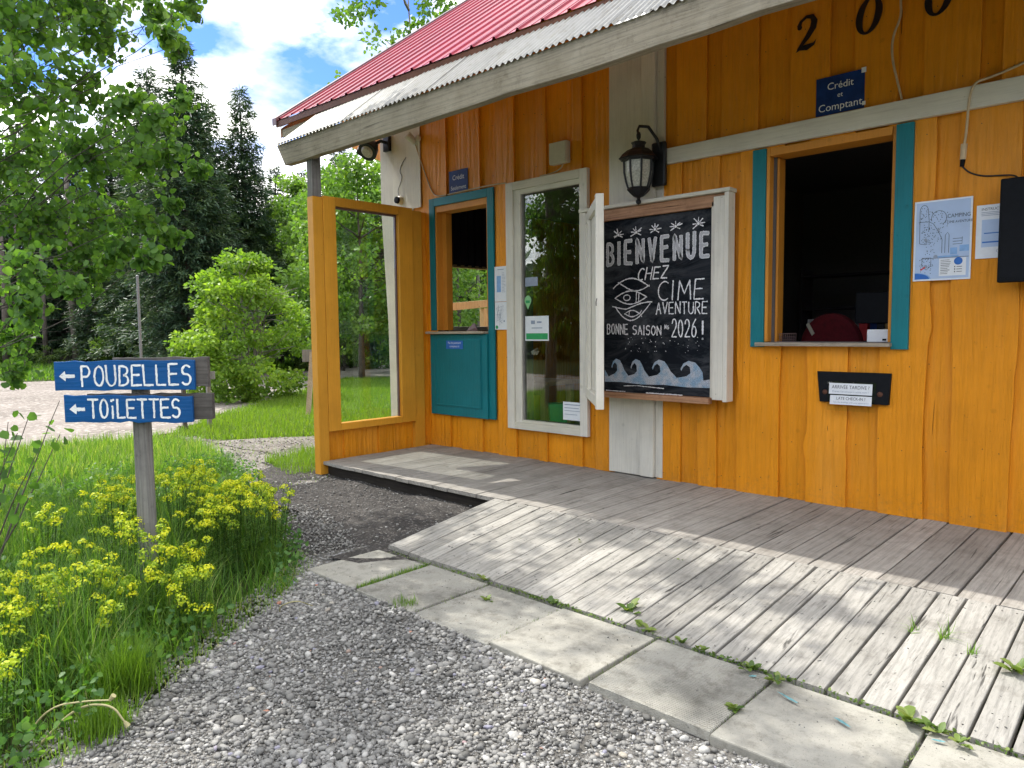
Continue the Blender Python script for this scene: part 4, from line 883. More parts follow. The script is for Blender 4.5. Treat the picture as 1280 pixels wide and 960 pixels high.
# junction box, camera, sensor, floodlight
t8 = thing('junction_box', (-5.07, WY-.03, 3.25), 'small cream box on the wall above the tall white window', 'box')
bx('housing', -5.19, -4.955, WY-.095, WY-.024, 3.27, 3.50, 'cream', t8, .006); bx('cover', -5.185, -4.96, WY-.108, WY-.0955, 3.275, 3.495, 'cream', t8, .005)
mb = MB(); mb.cord([(-5.03, WY-.06, 3.27), (-5.05, WY-.05, 3.235), (-5.13, WY-.04, 3.205), (-5.25, WY-.04, 3.19), (-5.38, WY-.035, 3.192)], .007, 6); obj('cable', mb, M['cable'], t8, smooth=True)
t9 = thing('security_camera', (-7.85, WY-.04, 3.24), 'small round black camera low on the cream corner column', 'camera')
mb = MB(); mb.lathe((-7.86, WY-.036, 3.24), [(.055, 0), (.055, -.03), (.045, -.04)], 18, axis=1); obj('body', mb, M['cream'], t9, smooth=False)
mb = MB(); mb.lathe((-7.86, WY-.077, 3.24), [(.046, 0), (.044, -.03), (.02, -.034)], 18, axis=1); obj('lens', mb, M['black'], t9)
mb = MB(); mb.cord([(-7.86, WY-.05, 3.29), (-7.90, WY-.045, 3.38), (-7.84, WY-.04, 3.46), (-7.80, WY-.04, 3.55), (-7.86, WY-.04, 3.62), (-7.80, WY-.04, 3.72), (-7.68, WY-.045, 3.80)], .004, 5); obj('wire', mb, M['ccable'], t9)
t10 = thing('motion_sensor', (-7.46, WY-.05, 3.98), 'small cream sensor at the top of the cream corner column', 'sensor')
mb = MB(); mb.tube([(-7.50, WY-.06, 3.93), (-7.53, WY-.16, 4.02)], [.045, .05], 14); obj('head', mb, M['cream'], t10); mb = MB(); mb.lathe((-7.43, WY-.052, 3.97), [(.045, 0), (.045, -.025), (.02, -.03)], 14, axis=1); obj('base', mb, M['cream'], t10)
mb = MB(); mb.cord([(-7.49, WY-.06, 3.90), (-7.42, WY-.04, 3.70), (-7.30, WY-.04, 3.45), (-7.20, WY-.04, 3.25), (-7.08, WY-.055, 3.19), (-6.9, WY-.055, 3.185), (-6.5, WY-.055, 3.195), (-6.1, WY-.05, 3.20), (-5.88, WY-.05, 3.185)], .008, 6); tag(obj('wall_cable', mb, M['cable'], smooth=True), 'cream cable running down from the sensor and along the teal frame top', 'cable')
t11 = thing('floodlight', (-8.1, 6.15, 4.0), 'black round floodlight hanging under the porch roof corner', 'floodlight')
mb = MB(); mb.tube([(-8.10, 6.18, 4.03), (-8.12, 6.08, 4.05), (-8.16, 6.0, 4.0)], .022, 8); obj('arm', mb, M['blackmetal'], t11); bx('mount', -8.16, -8.03, 6.14, 6.188, 3.92, 4.12, 'blackmetal', t11, .01)
hp, hd = np.array((-8.22, 6.00, 3.97)), np.array((.25, -.75, -.62)); hd = hd / np.linalg.norm(hd)
mb = MB(); mb.tube([hp - hd*.10, hp - hd*.02, hp + hd*.0, hp + hd*.12, hp + hd*.135], [.05, .075, .10, .135, .13], 16); obj('shade', mb, M['blackmetal'], t11)
mb = MB(); mb.tube([hp + hd*.136, hp + hd*.16], [.085, .06], 14); obj('lamp_glass', mb, M['frost'], t11)
mb = MB(); mb.tube([hp - hd*.08 + np.array((-.14, 0, .02)), hp + np.array((-.15, -.02, 0)), hp + hd*.06 + np.array((-.15, 0, -.02))], [.05, .08, .09], 12); obj('shade', mb, M['blackmetal'], t11)
# cables over the window at the right
mb = MB(); mb.cord([(-1.755, WY-.035, 4.3), (-1.75, WY-.03, 3.95), (-1.74, WY-.03, 3.84), (-1.80, WY-.03, 3.70), (-1.80, WY-.03, 3.55), (-1.76, WY-.03, 3.38), (-1.72, WY-.035, 3.22)], .009, 6); tag(obj('hanging_cable', mb, M['cable'], smooth=True), 'tan cable looping down the upper wall to the cream rail', 'cable')
mb = MB(); mb.cord([(-.75, WY-.04, 3.36), (-1.0, WY-.04, 3.28), (-1.15, WY-.05, 3.24), (-1.24, WY-.085, 3.22), (-1.265, WY-.085, 3.1), (-1.27, WY-.08, 2.98), (-1.285, WY-.04, 2.86), (-1.295, WY-.035, 2.80)], .009, 6); cb_ = thing('extension_lead', (-1.3, WY-.04, 2.8), 'tan lead over the cream rail plugged into a thin black cord', 'cable'); obj('lead', mb, M['cable'], cb_, smooth=True)
mb = MB(); mb.tube([(-1.295, WY-.035, 2.81), (-1.30, WY-.035, 2.70)], [.022, .020], 8); obj('socket', mb, M['cable'], cb_); mb = MB(); mb.tube([(-1.30, WY-.035, 2.70), (-1.305, WY-.035, 2.65)], [.018, .014], 8); obj('plug', mb, M['black'], cb_)
mb = MB(); mb.cord([(-1.30, WY-.035, 2.65), (-1.26, WY-.035, 2.60), (-1.17, WY-.035, 2.56), (-1.05, WY-.04, 2.55), (-.98, WY-.05, 2.54), (-.93, WY-.1, 2.49)], .006, 6); obj('cord', mb, M['ccable'], cb_, smooth=True)
# stickers on the tall window
sy = WY - .016
def sticker(lab, cat, x0, x1, z0, z1, m, parts):
    t_ = thing('window_sticker', ((x0+x1)/2, sy, z0), lab, cat); bx('sheet', x0, x1, sy-.001, sy, z0, z1, m, t_, 0)
    for (a, b_, c_, d_, mm) in parts: bx('print_block', x0+a, x0+b_, sy-.002, sy-.0012, z0+c_, z0+d_, mm, t_, 0)
sticker('square white and green sticker on the tall window', 'sticker', -5.635, -5.28, 1.37, 1.65, 'paper', [(.015, .34, .015, .085, 'green'), (.09, .15, .19, .23, 'greyprint'), (.18, .25, .20, .22, 'greyprint'), (.10, .26, .14, .15, 'greyprint')])
sticker('pale grey paper on the tall window above the green drop', 'sticker', -5.63, -5.44, 1.99, 2.09, 'greyprint', [])
sticker('white printed form at the bottom right of the tall window', 'notice', -5.08, -4.81, .50, .70, 'paper', [(.02, .25, .165, .175, 'greyprint'), (.02, .22, .13, .138, 'greyprint'), (.02, .25, .10, .106, 'greyprint'), (.02, .2, .06, .066, 'greyprint')])
tt = thing('window_sticker', (-5.59, sy, 1.75), 'green drop-shaped sticker on the tall window', 'sticker'); F_ = Flat((-5.59, sy-.001, 1.77)); F_.poly(arc(0, .06, .052, .055, -20, 200, 12) + [(0, -.045)]); F_.done('drop', 'greenlight', tt); F_.mb = MB(); F_.rect(-.03, .03, .03, .06, .001); F_.done('print_block', 'green', tt)
# things inside
tb = thing('interior_table', (-6.1, 6.9, 0), 'pine table seen inside through the tall window', 'table')
M['pine'] = weathered('pine', (.45, .32, .15), (.55, .40, .2), 2, .4)
bx('tabletop', -6.9, -5.78, 6.75, 7.4, .80, .85, 'pine', tb); bx('apron', -6.85, -5.85, 6.79, 6.81, .68, .80, 'pine', tb)
for xx in (-5.92, -6.85):
    for yy in (6.78, 7.28): bx('leg', xx, xx+.09, yy, yy+.07, -.03, .80, 'pine', tb)
tb2 = thing('recycling_bin', (-5.55, 6.6, 0), 'green bin inside behind the tall window', 'bin'); mb = MB(); mb.tube([(-5.5, 6.62, -.03), (-5.5, 6.62, .62)], [.10, .16], 4); obj('bin', mb, M['green'], tb2)
ch = thing('desk_chair', (-2.65, 7.35, 0), 'dark red rounded chair back inside the big window', 'chair')
mb = MB(); prof = arc(0, 0, .30, .34, 0, 180, 16)
mb.poly([(-2.64 + a, 7.35, 1.29 + b_) for a, b_ in prof] , (0, .14, 0)); obj('backrest', mb, M['red_cloth'], ch, .05); mb = MB(); mb.tube([(-2.6, 7.42, 0), (-2.6, 7.42, 1.28)], .04, 8); obj('stem', mb, M['blackmetal'], ch)
mb = MB(); mb.quadbox((-2.85, 7.34, 1.53), (-2.79, 7.34, 1.42), (.012, 0, .012), (0, .006, 0)); obj('strap', mb, M['cream'], ch)
bx('counter', -2.70, -1.2, WY+.21, WY+.75, 1.31, 1.345, 'interior')
wb = thing('card_reader', (-1.86, WY+.18, 1.37), 'small white box at the right end of the window counter', 'box'); bx('body', -1.97, -1.79, WY+.10, WY+.19, 1.366, 1.47, 'paper', wb, .008); bx('display', -1.85, -1.82, WY+.096, WY+.0995, 1.38, 1.395, 'black', wb, 0)
bk = thing('wire_basket', (-2.6, WY+.15, 1.37), 'little wire basket at the left end of the window counter', 'basket')
for i in range(9): mb = MB(); xx = -2.68 + i*.017; mb.tube([(xx, WY+.08, 1.367), (xx - .01 + i*.002, WY+.07, 1.44)], .0022, 4); obj('wire', mb, M['trimgrey'], bk)
for zz in (1.37, 1.39, 1.41, 1.44): mb = MB(); mb.tube([(-2.685, WY+.075, zz), (-2.54, WY+.075, zz)], .0022, 4); obj('wire', mb, M['trimgrey'], bk)
sf_ = thing('shelf_unit', (-2.9, 9.3, 0), 'dim shelf unit deep inside the big window', 'shelf')
for xx in (-3.6, -2.35): bx('side_panel', xx, xx+.03, 9.0, 9.35, -.03, 2.2, 'curtain', sf_)
for zz in (.9, 1.3, 1.7, 2.1): bx('shelf_board', -3.569, -2.351, 9.0, 9.35, zz, zz+.025, 'curtain', sf_)
for i in range(9): bx('binder', -3.5 + i*.12, -3.5 + i*.12 + rng.uniform(.05, .1), 9.02, 9.3, 1.326, 1.326 + rng.uniform(.2, .3), ('paper', 'redprint', 'navy', 'pine')[i % 4], sf_)
mo_ = thing('computer_monitor', (-2.2, 7.0, 1.35), 'dark computer monitor on the inner counter, back towards the window', 'monitor')
bx('housing', -2.28, -1.86, 6.98, 7.02, 1.52, 1.80, 'black', mo_, .01); bx('stand', -2.1, -2.04, 7.0, 7.03, 1.345, 1.6, 'black', mo_); bx('foot', -2.17, -1.97, 6.93, 6.968, 1.346, 1.36, 'black', mo_)
# curtain in the small window, canteen beam beyond
mb = MB(); vs = []
for i in range(60):
    yy = 7.22 + 1.53 * i / 59; vs += [(-8.05 + .03*math.sin(i*1.1), yy, 2.45), (-8.05 + .03*math.sin(i*1.1), yy, 3.34)]
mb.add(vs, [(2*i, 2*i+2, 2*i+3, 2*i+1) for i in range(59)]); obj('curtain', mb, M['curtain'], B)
bx('window_rail', -8.12, -8.05, 7.2, 8.8, 2.43, 2.47, 'pine'); bx('window_rail', -8.13, -8.0, 7.2, 8.8, 1.49, 1.55, 'white_x')
cl = thing('clipboard', (-6.45, WY-.05, 1.49), 'small metal clip stand on the teal hatch sill', 'clip'); mb = MB(); mb.poly([(-6.58, WY-.06, 1.487), (-6.38, WY-.06, 1.487), (-6.43, WY-.03, 1.53), (-6.47, WY-.02, 1.58), (-6.50, WY-.02, 1.58), (-6.54, WY-.03, 1.53)], (0, .008, 0)); obj('clip', mb, M['trimgrey'], cl)

tf = thing('timber_frame', (-11, 10.4, GZ), 'yellowish timber post and rail seen through the teal hatch window', 'frame')
mb = MB(); mb.quadbox((-11, 9.3, 1.92), (-11, 11.9, 2.14), (0, 0, .075), (.04, 0, 0)); obj('rail', mb, M['pine'], tf); bx('post', -11.06, -10.93, 10.75, 11.0, GZ, 1.95, 'pine', tf)

# ------------------------------------------------------------------ the direction sign
yaw = math.atan2(2.02 - 1.39, -4.41 + 5.09)
SG = thing('direction_sign', (-4.80, 1.70, GZ), 'grey post with two hand-painted blue arrow boards, POUBELLES and TOILETTES', 'sign')
U = np.array((math.cos(yaw), math.sin(yaw), 0)); Nn = np.array((math.sin(yaw), -math.cos(yaw), 0)); so_ = np.array((-4.80, 1.70, 0))
def sbox(name, u0, u1, n0, n1, z0, z1, m, j=0., parent=SG, tilt=0.):
    k = 14; pts = []
    for i in range(k + 1): f = i / k; pts.append((u0 + (u1-u0)*f, z0 + tilt*(u0+(u1-u0)*f) + rng.normal(0, j)))
    for i in range(k + 1): f = 1 - i / k; pts.append((u0 + (u1-u0)*f, z1 + tilt*(u0+(u1-u0)*f) + rng.normal(0, j)))
    mb = MB(); mb.poly([(u_, -n1, z_) for u_, z_ in pts], (0, n1 - n0, 0))
    c = np.array(((u0+u1)/2, -(n0+n1)/2, (z0+z1)/2)); me_o = obj(name, mb, M[m], None, .003, origin=c)
    w_ = so_ + U * c[0] - np.array((Nn[0], Nn[1], 0)) * c[1] + np.array((0, 0, c[2])); me_o.rotation_euler = (0, 0, yaw); me_o.location = Vector(w_) - parent.location if parent else Vector(w_); me_o.parent = parent; return me_o
mb = MB(); mb.lathe((-4.80, 1.70, 0), [(.056, GZ - .1), (.055, .3), (.053, .9), (.051, 1.305), (.040, 1.312)], 10); obj('post', mb, M['grey_post'], SG)
b1 = sbox('sign_board', -.475, .385, .075, .100, 1.155, 1.335, 'blue_sign', .0022); b2 = sbox('sign_board', -.425, .365, .075, .100, .955, 1.120, 'blue_sign', .0030, tilt=-.012)
sbox('back_board', -.13, .455, .028, .070, 1.17, 1.352, 'grey_board', .002); sbox('back_board', -.30, .475, .028, .070, .968, 1.130, 'grey_board', .003)
Flat.rough = .0016
def lay(z): return Flat(so_ + np.array((0, 0, z)) + Nn*.1012, U, (0, 0, 1), Nn)
F_ = lay(0); F_.flush = ('white_brush', SG); strokes(F_, 'POUBELLES', -.305, 1.182, .122, .055, .0215, .0125, .04, dv=.0005)
F_.stroke([(-.355, 1.243), (-.42, 1.243)], .021); F_.poly([(-.445, 1.243), (-.408, 1.276), (-.402, 1.243), (-.406, 1.213)], .0003)
F_.done('arrow', 'white_brush', SG)
F_ = lay(0); uu = -.275
for ch_, w_ in (('T', .058), ('O', .045), ('i', .03), ('L', .044), ('E', .05), ('T', .056), ('T', .056), ('E', .052), ('S', .048)):
    k = ch_ == 'i'; 
    for s_ in G[ch_]: F_.stroke([(uu + x_*w_, (.985 if not k else .985) - .0 + y_*.112 + rng.normal(0, .0012)) for x_, y_ in s_], .0125, .0)
    F_.done('letter', 'white_brush', SG); F_.mb = MB(); uu += w_ + .0155
F_.stroke([(-.305, 1.040), (-.365, 1.040)], .021); F_.poly([(-.392, 1.040), (-.352, 1.074), (-.346, 1.040), (-.350, 1.008)], .0003); F_.done('arrow', 'white_brush', SG)

#@@VEG
# ------------------------------------------------------------------ plants
def smooth_noise(x, y, s=1.): return np.sin(x*1.7*s + 2*np.sin(y*1.3*s)) * np.cos(y*2.1*s + 1.5*np.sin(x*.9*s))
def blade(n=4, w=1., bend=.35):
    v = []; f = []
    for i in range(n + 1):
        t_ = i / n; ww = w * (1 - t_**1.6) * .5 + .03 * w; v += [(-ww, bend * t_**2, t_ * (1 - .25 * bend * t_)), (ww, bend * t_**2, t_ * (1 - .25 * bend * t_))]
        if i < n: f.append((2*i, 2*i+1, 2*i+3, 2*i+2))
    return np.array(v), np.array(f)
def zrot(a, tilt=None):
    c, s_ = np.cos(a), np.sin(a); z = np.zeros_like(a); o = np.ones_like(a); Rz = np.stack([np.stack([c, -s_, z], 1), np.stack([s_, c, z], 1), np.stack([z, z, o], 1)], 1)
    if tilt is not None:
        ct, st = np.cos(tilt), np.sin(tilt); Rx = np.stack([np.stack([o, z, z], 1), np.stack([z, ct, st], 1), np.stack([z, -st, ct], 1)], 1); Rz = Rz @ Rx
    return Rz
def grassfield(name, xy, h0, h1, w, m, z=GZ, tint=(0, 1), bend=.35, kind='stuff', parent=None, seg=3, lean=.35):
    n = len(xy); v, f = blade(seg, 1., bend); hh = rng.uniform(h0, h1, n); ww = w * rng.uniform(.6, 1.3, n)
    Mx = zrot(rng.uniform(0, 2*math.pi, n), rng.normal(0, lean, n)); Sc = np.stack([ww, hh, hh], 1)
    zz = np.full(n, z) if np.ndim(z) == 0 else z
    return inst(name, v, f, TR(Mx, Sc, np.concatenate([xy, zz[:, None]], 1)), m, parent, np.clip(rng.normal((tint[0]+tint[1])/2, (tint[1]-tint[0])/4, n), 0, 1), True, kind)
LEAF = (np.array([(0, 0, 0), (-.36, .2, .05), (-.30, .68, .06), (0, 1, 0), (.30, .68, .06), (.36, .2, .05)]), np.array([(0, 3, 2, 1), (0, 5, 4, 3)]))
ROUND = (np.array([(0, 0, 0), (-.34, -.02, .03), (-.52, .36, .07), (-.3, .78, .04), (0, 1, -.05), (.3, .78, .04), (.52, .36, .07), (.34, -.02, .03)]), np.array([(0, 3, 2, 1), (0, 4, 3, 3), (0, 7, 6, 5), (0, 5, 4, 4)]))
ROUND = (ROUND[0], np.array([(0, 3, 2, 1), (0, 7, 6, 5), (0, 5, 4, 3)]))
def leaves(name, pos, size, tpl, m, parent, tint, out=None, upb=.6, kind='stuff', smooth=True):
    n = len(pos); d = rng.normal(0, 1, (n, 3)); d[:, 2] -= .35
    if out is not None: d += out * 1.1
    Mx = frames(d, rng.normal(0, .9, n)); s_ = size * rng.uniform(.6, 1.25, n)
    return inst(name, tpl[0], tpl[1], TR(Mx, s_, pos), m, parent, tint, smooth, kind)
def limb(mb, a, b_, r0, r1, n=6, wob=.06, k=6):
    a, b_ = np.array(a, float), np.array(b_, float); l = np.linalg.norm(b_ - a); pts = []; off = np.zeros(3)
    for i in range(n + 1):
        t_ = i / n; off = off + rng.normal(0, wob * l / n, 3); p_ = a + (b_ - a) * t_ + off * math.sin(math.pi * t_) ; pts.append(p_)
    mb.tube(pts, [r0 + (r1 - r0) * i / n for i in range(n + 1)], k); return pts

def broad_tree(name, h, rad, z0, n, size, lm, bark, clumps=60, label=None, cat='tree', multi=1, thin=1.):
    t_ = thing(name, (0, 0, 0), label, cat); mb = MB(); tips = []
    for s_ in range(multi):
        a = rng.uniform(0, 6.28); r_ = .0 if multi == 1 else rng.uniform(.1, .45) * rad * .5
        base_ = (r_*math.cos(a)*.5, r_*math.sin(a)*.5, 0); top = (r_*math.cos(a)*2, r_*math.sin(a)*2, h * (.93 if multi == 1 else rng.uniform(.6, .95)))
        pts = limb(mb, base_, top, .016 * h * thin if multi == 1 else .022, .01, 10, .05, 8)
        for _ in range(16 if multi == 1 else 4):
            p_ = pts[rng.integers(3, 11)]; a = rng.uniform(0, 6.28); f = rng.uniform(.5, .95); fz = (p_[2] - z0) / (h - z0 + 1e-6)
            rr = rad * math.sqrt(max(.05, 1 - (2*min(max(fz, 0), 1) - .9)**2)) * f; q = p_ + np.array((rr*math.cos(a), rr*math.sin(a), rr * rng.uniform(.1, .6))); limb(mb, p_, q, .005 * h * thin, .006, 5, .1, 5)
    obj('trunk', mb, bark, t_, smooth=True, origin=(0, 0, 0))
    u_ = rng.uniform(0, 1, clumps); th = rng.uniform(0, 2*math.pi, clumps); rr = rng.uniform(.35, 1, clumps)**.6
    prof = np.sqrt(np.clip(1 - np.abs(2*u_ - .85)**2.2, .06, 1)); cz = z0 + u_ * (h - z0); cx = rad * rr * prof * np.cos(th); cyy = rad * rr * prof * np.sin(th)
    cr_ = rad * rng.uniform(.16, .34, clumps); k = rng.integers(0, clumps, n); dv = rng.normal(0, 1, (n, 3)); dv /= np.linalg.norm(dv, axis=1, keepdims=True); rad_ = rng.uniform(.3, 1.05, n)**.7
    pos = np.stack([cx[k], cyy[k], cz[k]], 1) + dv * (cr_[k] * rad_)[:, None] * np.array((1, 1, .62))
    ct = rng.uniform(.2, .8, clumps); o = leaves('crown', pos, size, LEAF, lm, t_, np.clip(ct[k] + rng.normal(0, .16, n), 0, 1), out=dv * .8); return t_
def spruce_tree(name, h, rad, label, low=.08, dens=1.):
    t_ = thing(name, (0, 0, 0), label, 'tree'); mb = MB(); mb.tube([(0, 0, -.2), (.05, 0, h*.5), (0, 0, h)], [.016*h, .010*h, .008], 8); 
    P_, D_, T_ = [], [], []; z = h * low; i = 0
    while z < h * .985:
        f = 1 - z / h; rr = rad * (f ** .8) * rng.uniform(.88, 1.12) + .10; nb = int(5 + 7 * min(1, f * 2.4))
        for j in range(nb):
            a = 2*math.pi*(j + rng.uniform(-.3, .3)) / nb + i; L_ = rr * rng.uniform(.7, 1.15); lift = .5 if f < .12 else rng.uniform(-.05, .15); dr = np.array((math.cos(a), math.sin(a), 0)); side = np.array((-math.sin(a), math.cos(a), 0))
            if f > .06: mb.tube([(0, 0, z), tuple(dr*L_*.55 + np.array((0, 0, z + lift*L_*.5))), tuple(dr*L_ + np.array((0, 0, z + L_*(lift*.6 - .12))))], [.012*L_+.004, .008, .003], 4)
            m_ = max(5, int(15 * L_ * dens)); tt = rng.uniform(.12, 1, m_)**.75; bt = rng.uniform(.1, .9)
            for q in tt:
                zz = z + L_*q*lift - .17*L_*q*q*(1 + lift); sg = rng.choice((-1, 1)); P_.append(dr*L_*q + np.array((0, 0, zz)) + side * rng.normal(0, .03)); 
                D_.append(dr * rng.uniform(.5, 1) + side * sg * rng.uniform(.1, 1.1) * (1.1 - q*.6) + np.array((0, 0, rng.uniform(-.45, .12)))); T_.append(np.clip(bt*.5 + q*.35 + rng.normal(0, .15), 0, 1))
        z += h * .016 * rng.uniform(.75, 1.3) + .05; i += 2.4
    obj('trunk', mb, M['bark'], t_, origin=(0, 0, 0))
    P_, D_, T_ = map(np.array, (P_, D_, T_)); n = len(P_); sp = (np.array([(0, 0, 0), (-.13, .3, .02), (-.06, .8, .0), (0, 1.05, -.03), (.06, .8, 0), (.13, .3, .02), ]), np.array([(0, 3, 2, 1), (0, 5, 4, 3)]))
    K_ = 6; P2 = np.repeat(P_, K_, 0) + rng.normal(0, .085, (n*K_, 3)); D2 = np.repeat(D_, K_, 0) + rng.normal(0, .3, (n*K_, 3)); T2 = np.repeat(T_, K_)
    Mx = frames(D2, rng.normal(0, .5, n*K_)); s_ = rng.uniform(.09, .22, n*K_) * (.6 + .05*h)
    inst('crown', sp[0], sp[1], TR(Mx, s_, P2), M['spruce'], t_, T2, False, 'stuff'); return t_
def place(o, px, depth, sc=1., rz=None, label=None, z=GZ - .03, group=None, cp=True, sz=None):
    """px: bearing as degrees right of the view axis, depth along it"""
    if cp:
        r_ = o.copy(); C.objects.link(r_)
        for c_ in o.children: d_ = c_.copy(); C.objects.link(d_); d_.parent = r_
    else: r_ = o
    k = math.tan(R(px)); fx, fy = -.6863, .7273; qx, qy = .7273, .6863
    r_.location = (depth * (fx + k*qx), depth * (fy + k*qy), z); r_.rotation_euler = (0, 0, rng.uniform(0, 6.28) if rz is None else rz); r_.scale = (sc, sc, sz or sc)
    if label: r_['label'] = label
    if group: r_['group'] = group
    return r_
def brg(x): return math.degrees(math.atan((x - 640) / 907.5))
# --- spruces
sA = spruce_tree('spruce_tree', 12.4, 2.5, 'tallest dark spruce left of the cabin, its tip highest in the row'); sB = spruce_tree('spruce_tree', 12.0, 2.25, 'dark pointed spruce just right of the tallest one, above the round bush')
G1 = 'spruces beyond the road'
place(sA, brg(243), 27, cp=False, group=G1); place(sB, brg(312), 31, cp=False, group=G1)
for o_, x_, d_, s_, l_ in ((sB, 274, 30, .93, 'shorter spruce squeezed between the two tall spruces'), (sA, 200, 33, 1.10, 'spruce standing behind the tall one, left of it'), (sA, 352, 36, .80, 'low dark spruce left of the porch corner post'), (sB, 432, 35, .90, 'dark spruce seen over the side screen under the porch roof'),
                     (sB, 150, 36, 1.06, 'spruce half hidden behind the hanging aspen leaves'), (sA, 95, 40, 1.1, 'spruce above the dark shed'), (sB, 40, 41, 1.12, 'spruce left of the dark shed'), (sA, -20, 38, 1.1, 'spruce at the far left edge of the picture'), (sA, 478, 42, .85, 'spruce behind the broad trees, at the right edge of the side screen'), (sB, 385, 44, .95, 'spruce far behind the porch corner post')):
    place(o_, brg(x_), d_, s_, label=l_, group=G1)
# --- broad-leaved trees beyond the road
bA = broad_tree('broadleaf_tree', 8.2, 2.7, 1.2, 10500, .155, M['maple'], M['bark'], 90, 'pale green broad tree seen through the side screen')
bB = broad_tree('broadleaf_tree', 10, 2.3, 1.6, 10500, .15, M['maple'], M['bark_pale'], 85, 'slim pale green tree between the spruces and the porch post')
G2 = 'broad-leaved trees beyond the road'
place(bA, brg(452), 25.5, .92, cp=False, group=G2); place(bB, brg(372), 33, .85, cp=False, group=G2)
for o_, x_, d_, s_, l_ in ((bB, 418, 29, .80, 'tall light green tree above the top rail of the side screen'), (bA, 500, 27, .95, 'broad tree at the right side of the side screen'), (bA, 398, 34, .95, 'broad green tree behind the porch corner post'), (bA, 345, 38, .9, 'green tree filling the gap behind the round bush'),
                     (bA, 575, 24, .72, 'green tree seen through the teal hatch window'), (bB, 600, 28, .8, 'second tree seen through the teal hatch window, to the right'), (bB, 170, 34, .75, 'broad tree at the road edge behind the blue sign')):
    place(o_, brg(x_), d_, s_, label=l_, group=G2)
bR = broad_tree('broadleaf_tree', 15.3, 2.6, 7, 4200, .17, M['maple'], M['bark_pale'], 40, 'light airy tree top rising behind the red roof edge', thin=.7); place(bR, brg(518), 26, 1, cp=False)
# --- round bush by the road
bu = broad_tree('round_bush', 3.45, 1.55, -.15, 17000, .10, M['bushleaf'], M['bark_pale'], 95, 'big round bright green bush beside the gravel road', 'bush', multi=15); place(bu, brg(312), 18.2, 1, cp=False, z=GZ)
# --- low shrubs along the forest edge
shA = broad_tree('low_shrub', 1.8, 1.3, .1, 2600, .13, M['darkleaf'], M['bark'], 34, 'low shrub', 'shrub', multi=5); shB = broad_tree('low_shrub', 2.4, 1.0, .1, 2600, .12, M['maple'], M['bark'], 30, 'low shrub', 'shrub', multi=5)
first = {id(shA): True, id(shB): True}
for o_, x_, d_, s_, l_ in ((shB, 205, 32, .9, 'pale low shrub right of the grey pole'), (shA, 165, 33, 1.1, 'dark low shrub left of the grey pole'), (shA, 225, 35, 1.2, 'dark low shrub under the tallest spruce'), (shB, 128, 36, .75, 'pale shrub at the right end of the dark shed'), (shA, 60, 36, .6, 'small shrub in front of the dark shed'), (shA, 15, 37, .7, 'small shrub at the forest edge, far left'),
                     (shA, 470, 33, 1.25, 'dark low shrub at the far side of the gravel strip seen through the screen'), (shB, 430, 31, .8, 'pale shrub left of the dark one seen through the screen'), (shB, 500, 30, .9, 'pale shrub near the right edge of the screen glass'), (shB, 255, 33, .8, 'pale shrub left of the round bush'), (shA, 395, 32, 1.0, 'shrub behind the porch post foot')):
    if first.get(id(o_)): first[id(o_)] = False; place(o_, brg(x_), d_, s_, label=l_, cp=False, group='shrubs along the forest edge')
    else: place(o_, brg(x_), d_, s_, label=l_, group='shrubs along the forest edge')
# --- bare lower trunks at the left
tk = thing('forest_trunk', (0, 0, 0), 'bare forest trunk', 'tree'); mb = MB(); mb.tube([(0, 0, -.2), (.1, 0, 3), (.05, .1, 9)], [.17, .14, .07], 8)
for i in range(26):
    z_ = rng.uniform(.8, 6); a = rng.uniform(0, 6.28); l = rng.uniform(.3, 1.2); mb.tube([(.08, 0, z_), (.08 + l*math.cos(a), l*math.sin(a), z_ - rng.uniform(-.1, .3))], [.018, .006], 4)
obj('trunk', mb, M['bark'], tk, smooth=True, origin=(0, 0, 0))
cp_ = False
for i, (x_, d_, s_, w_) in enumerate(((8, 36, 1, 'leftmost of the bare trunks'), (30, 38, .9, 'second bare trunk from the left'), (58, 37, .8, 'bare trunk at the left end of the dark shed'), (98, 35, 1.15, 'pale bare trunk standing in front of the dark shed'), (106, 36, .9, 'thin bare trunk close to the pale one before the shed'), (126, 35.5, .85, 'bare trunk at the right end of the dark shed'), (136, 38, 1.1, 'leaning bare trunk just right of the shed'), (186, 39, 1, 'bare trunk right of the grey pole'), (205, 41, .9, 'thin trunk in the shade of the tall spruce'), (222, 36, .8, 'thin trunk left of the tall spruce stem'), (262, 38, 1, 'trunk between the tall spruce and the round bush'))):
    place(tk, brg(x_), d_, s_, label=w_, cp=cp_, group='bare trunks at the forest edge'); cp_ = True
# --- dense wood behind everything, and the wood on the camera's own side
def wood(name, pts, n, size, h0, h1, m, thick, base=.3):
    P_ = np.array(pts, float); seg = rng.integers(0, len(P_) - 1, n); t_ = rng.uniform(0, 1, n); xy = P_[seg] + (P_[seg+1] - P_[seg]) * t_[:, None]; xy += rng.normal(0, thick, (n, 2))
    s_ = (seg + t_) * 3.1; top = h0 + (h1 - h0) * (.5 + .5*np.sin(s_*2.1)*np.sin(s_*.83 + 1)) ; z = base + (top - base) * rng.uniform(0, 1, n)**.9
    pos = np.concatenate([xy, (z + GZ)[:, None]], 1); return leaves(name, pos, size, LEAF, m, None, np.clip(rng.normal(.42, .22, n) + .15*np.sin(s_*9 + z), 0, 1))
def pol(x_, d_): k = (x_ - 640) / 907.5; return (d_ * (-.6863 + k*.7273), d_ * (.7273 + k*.6863))
wood('distant_wood', [pol(-260, 52), pol(-60, 50), pol(120, 48), pol(300, 47), pol(450, 50), pol(600, 48), pol(800, 50)], 26000, .62, 5, 9.5, M['darkleaf'], 2.2, .1)
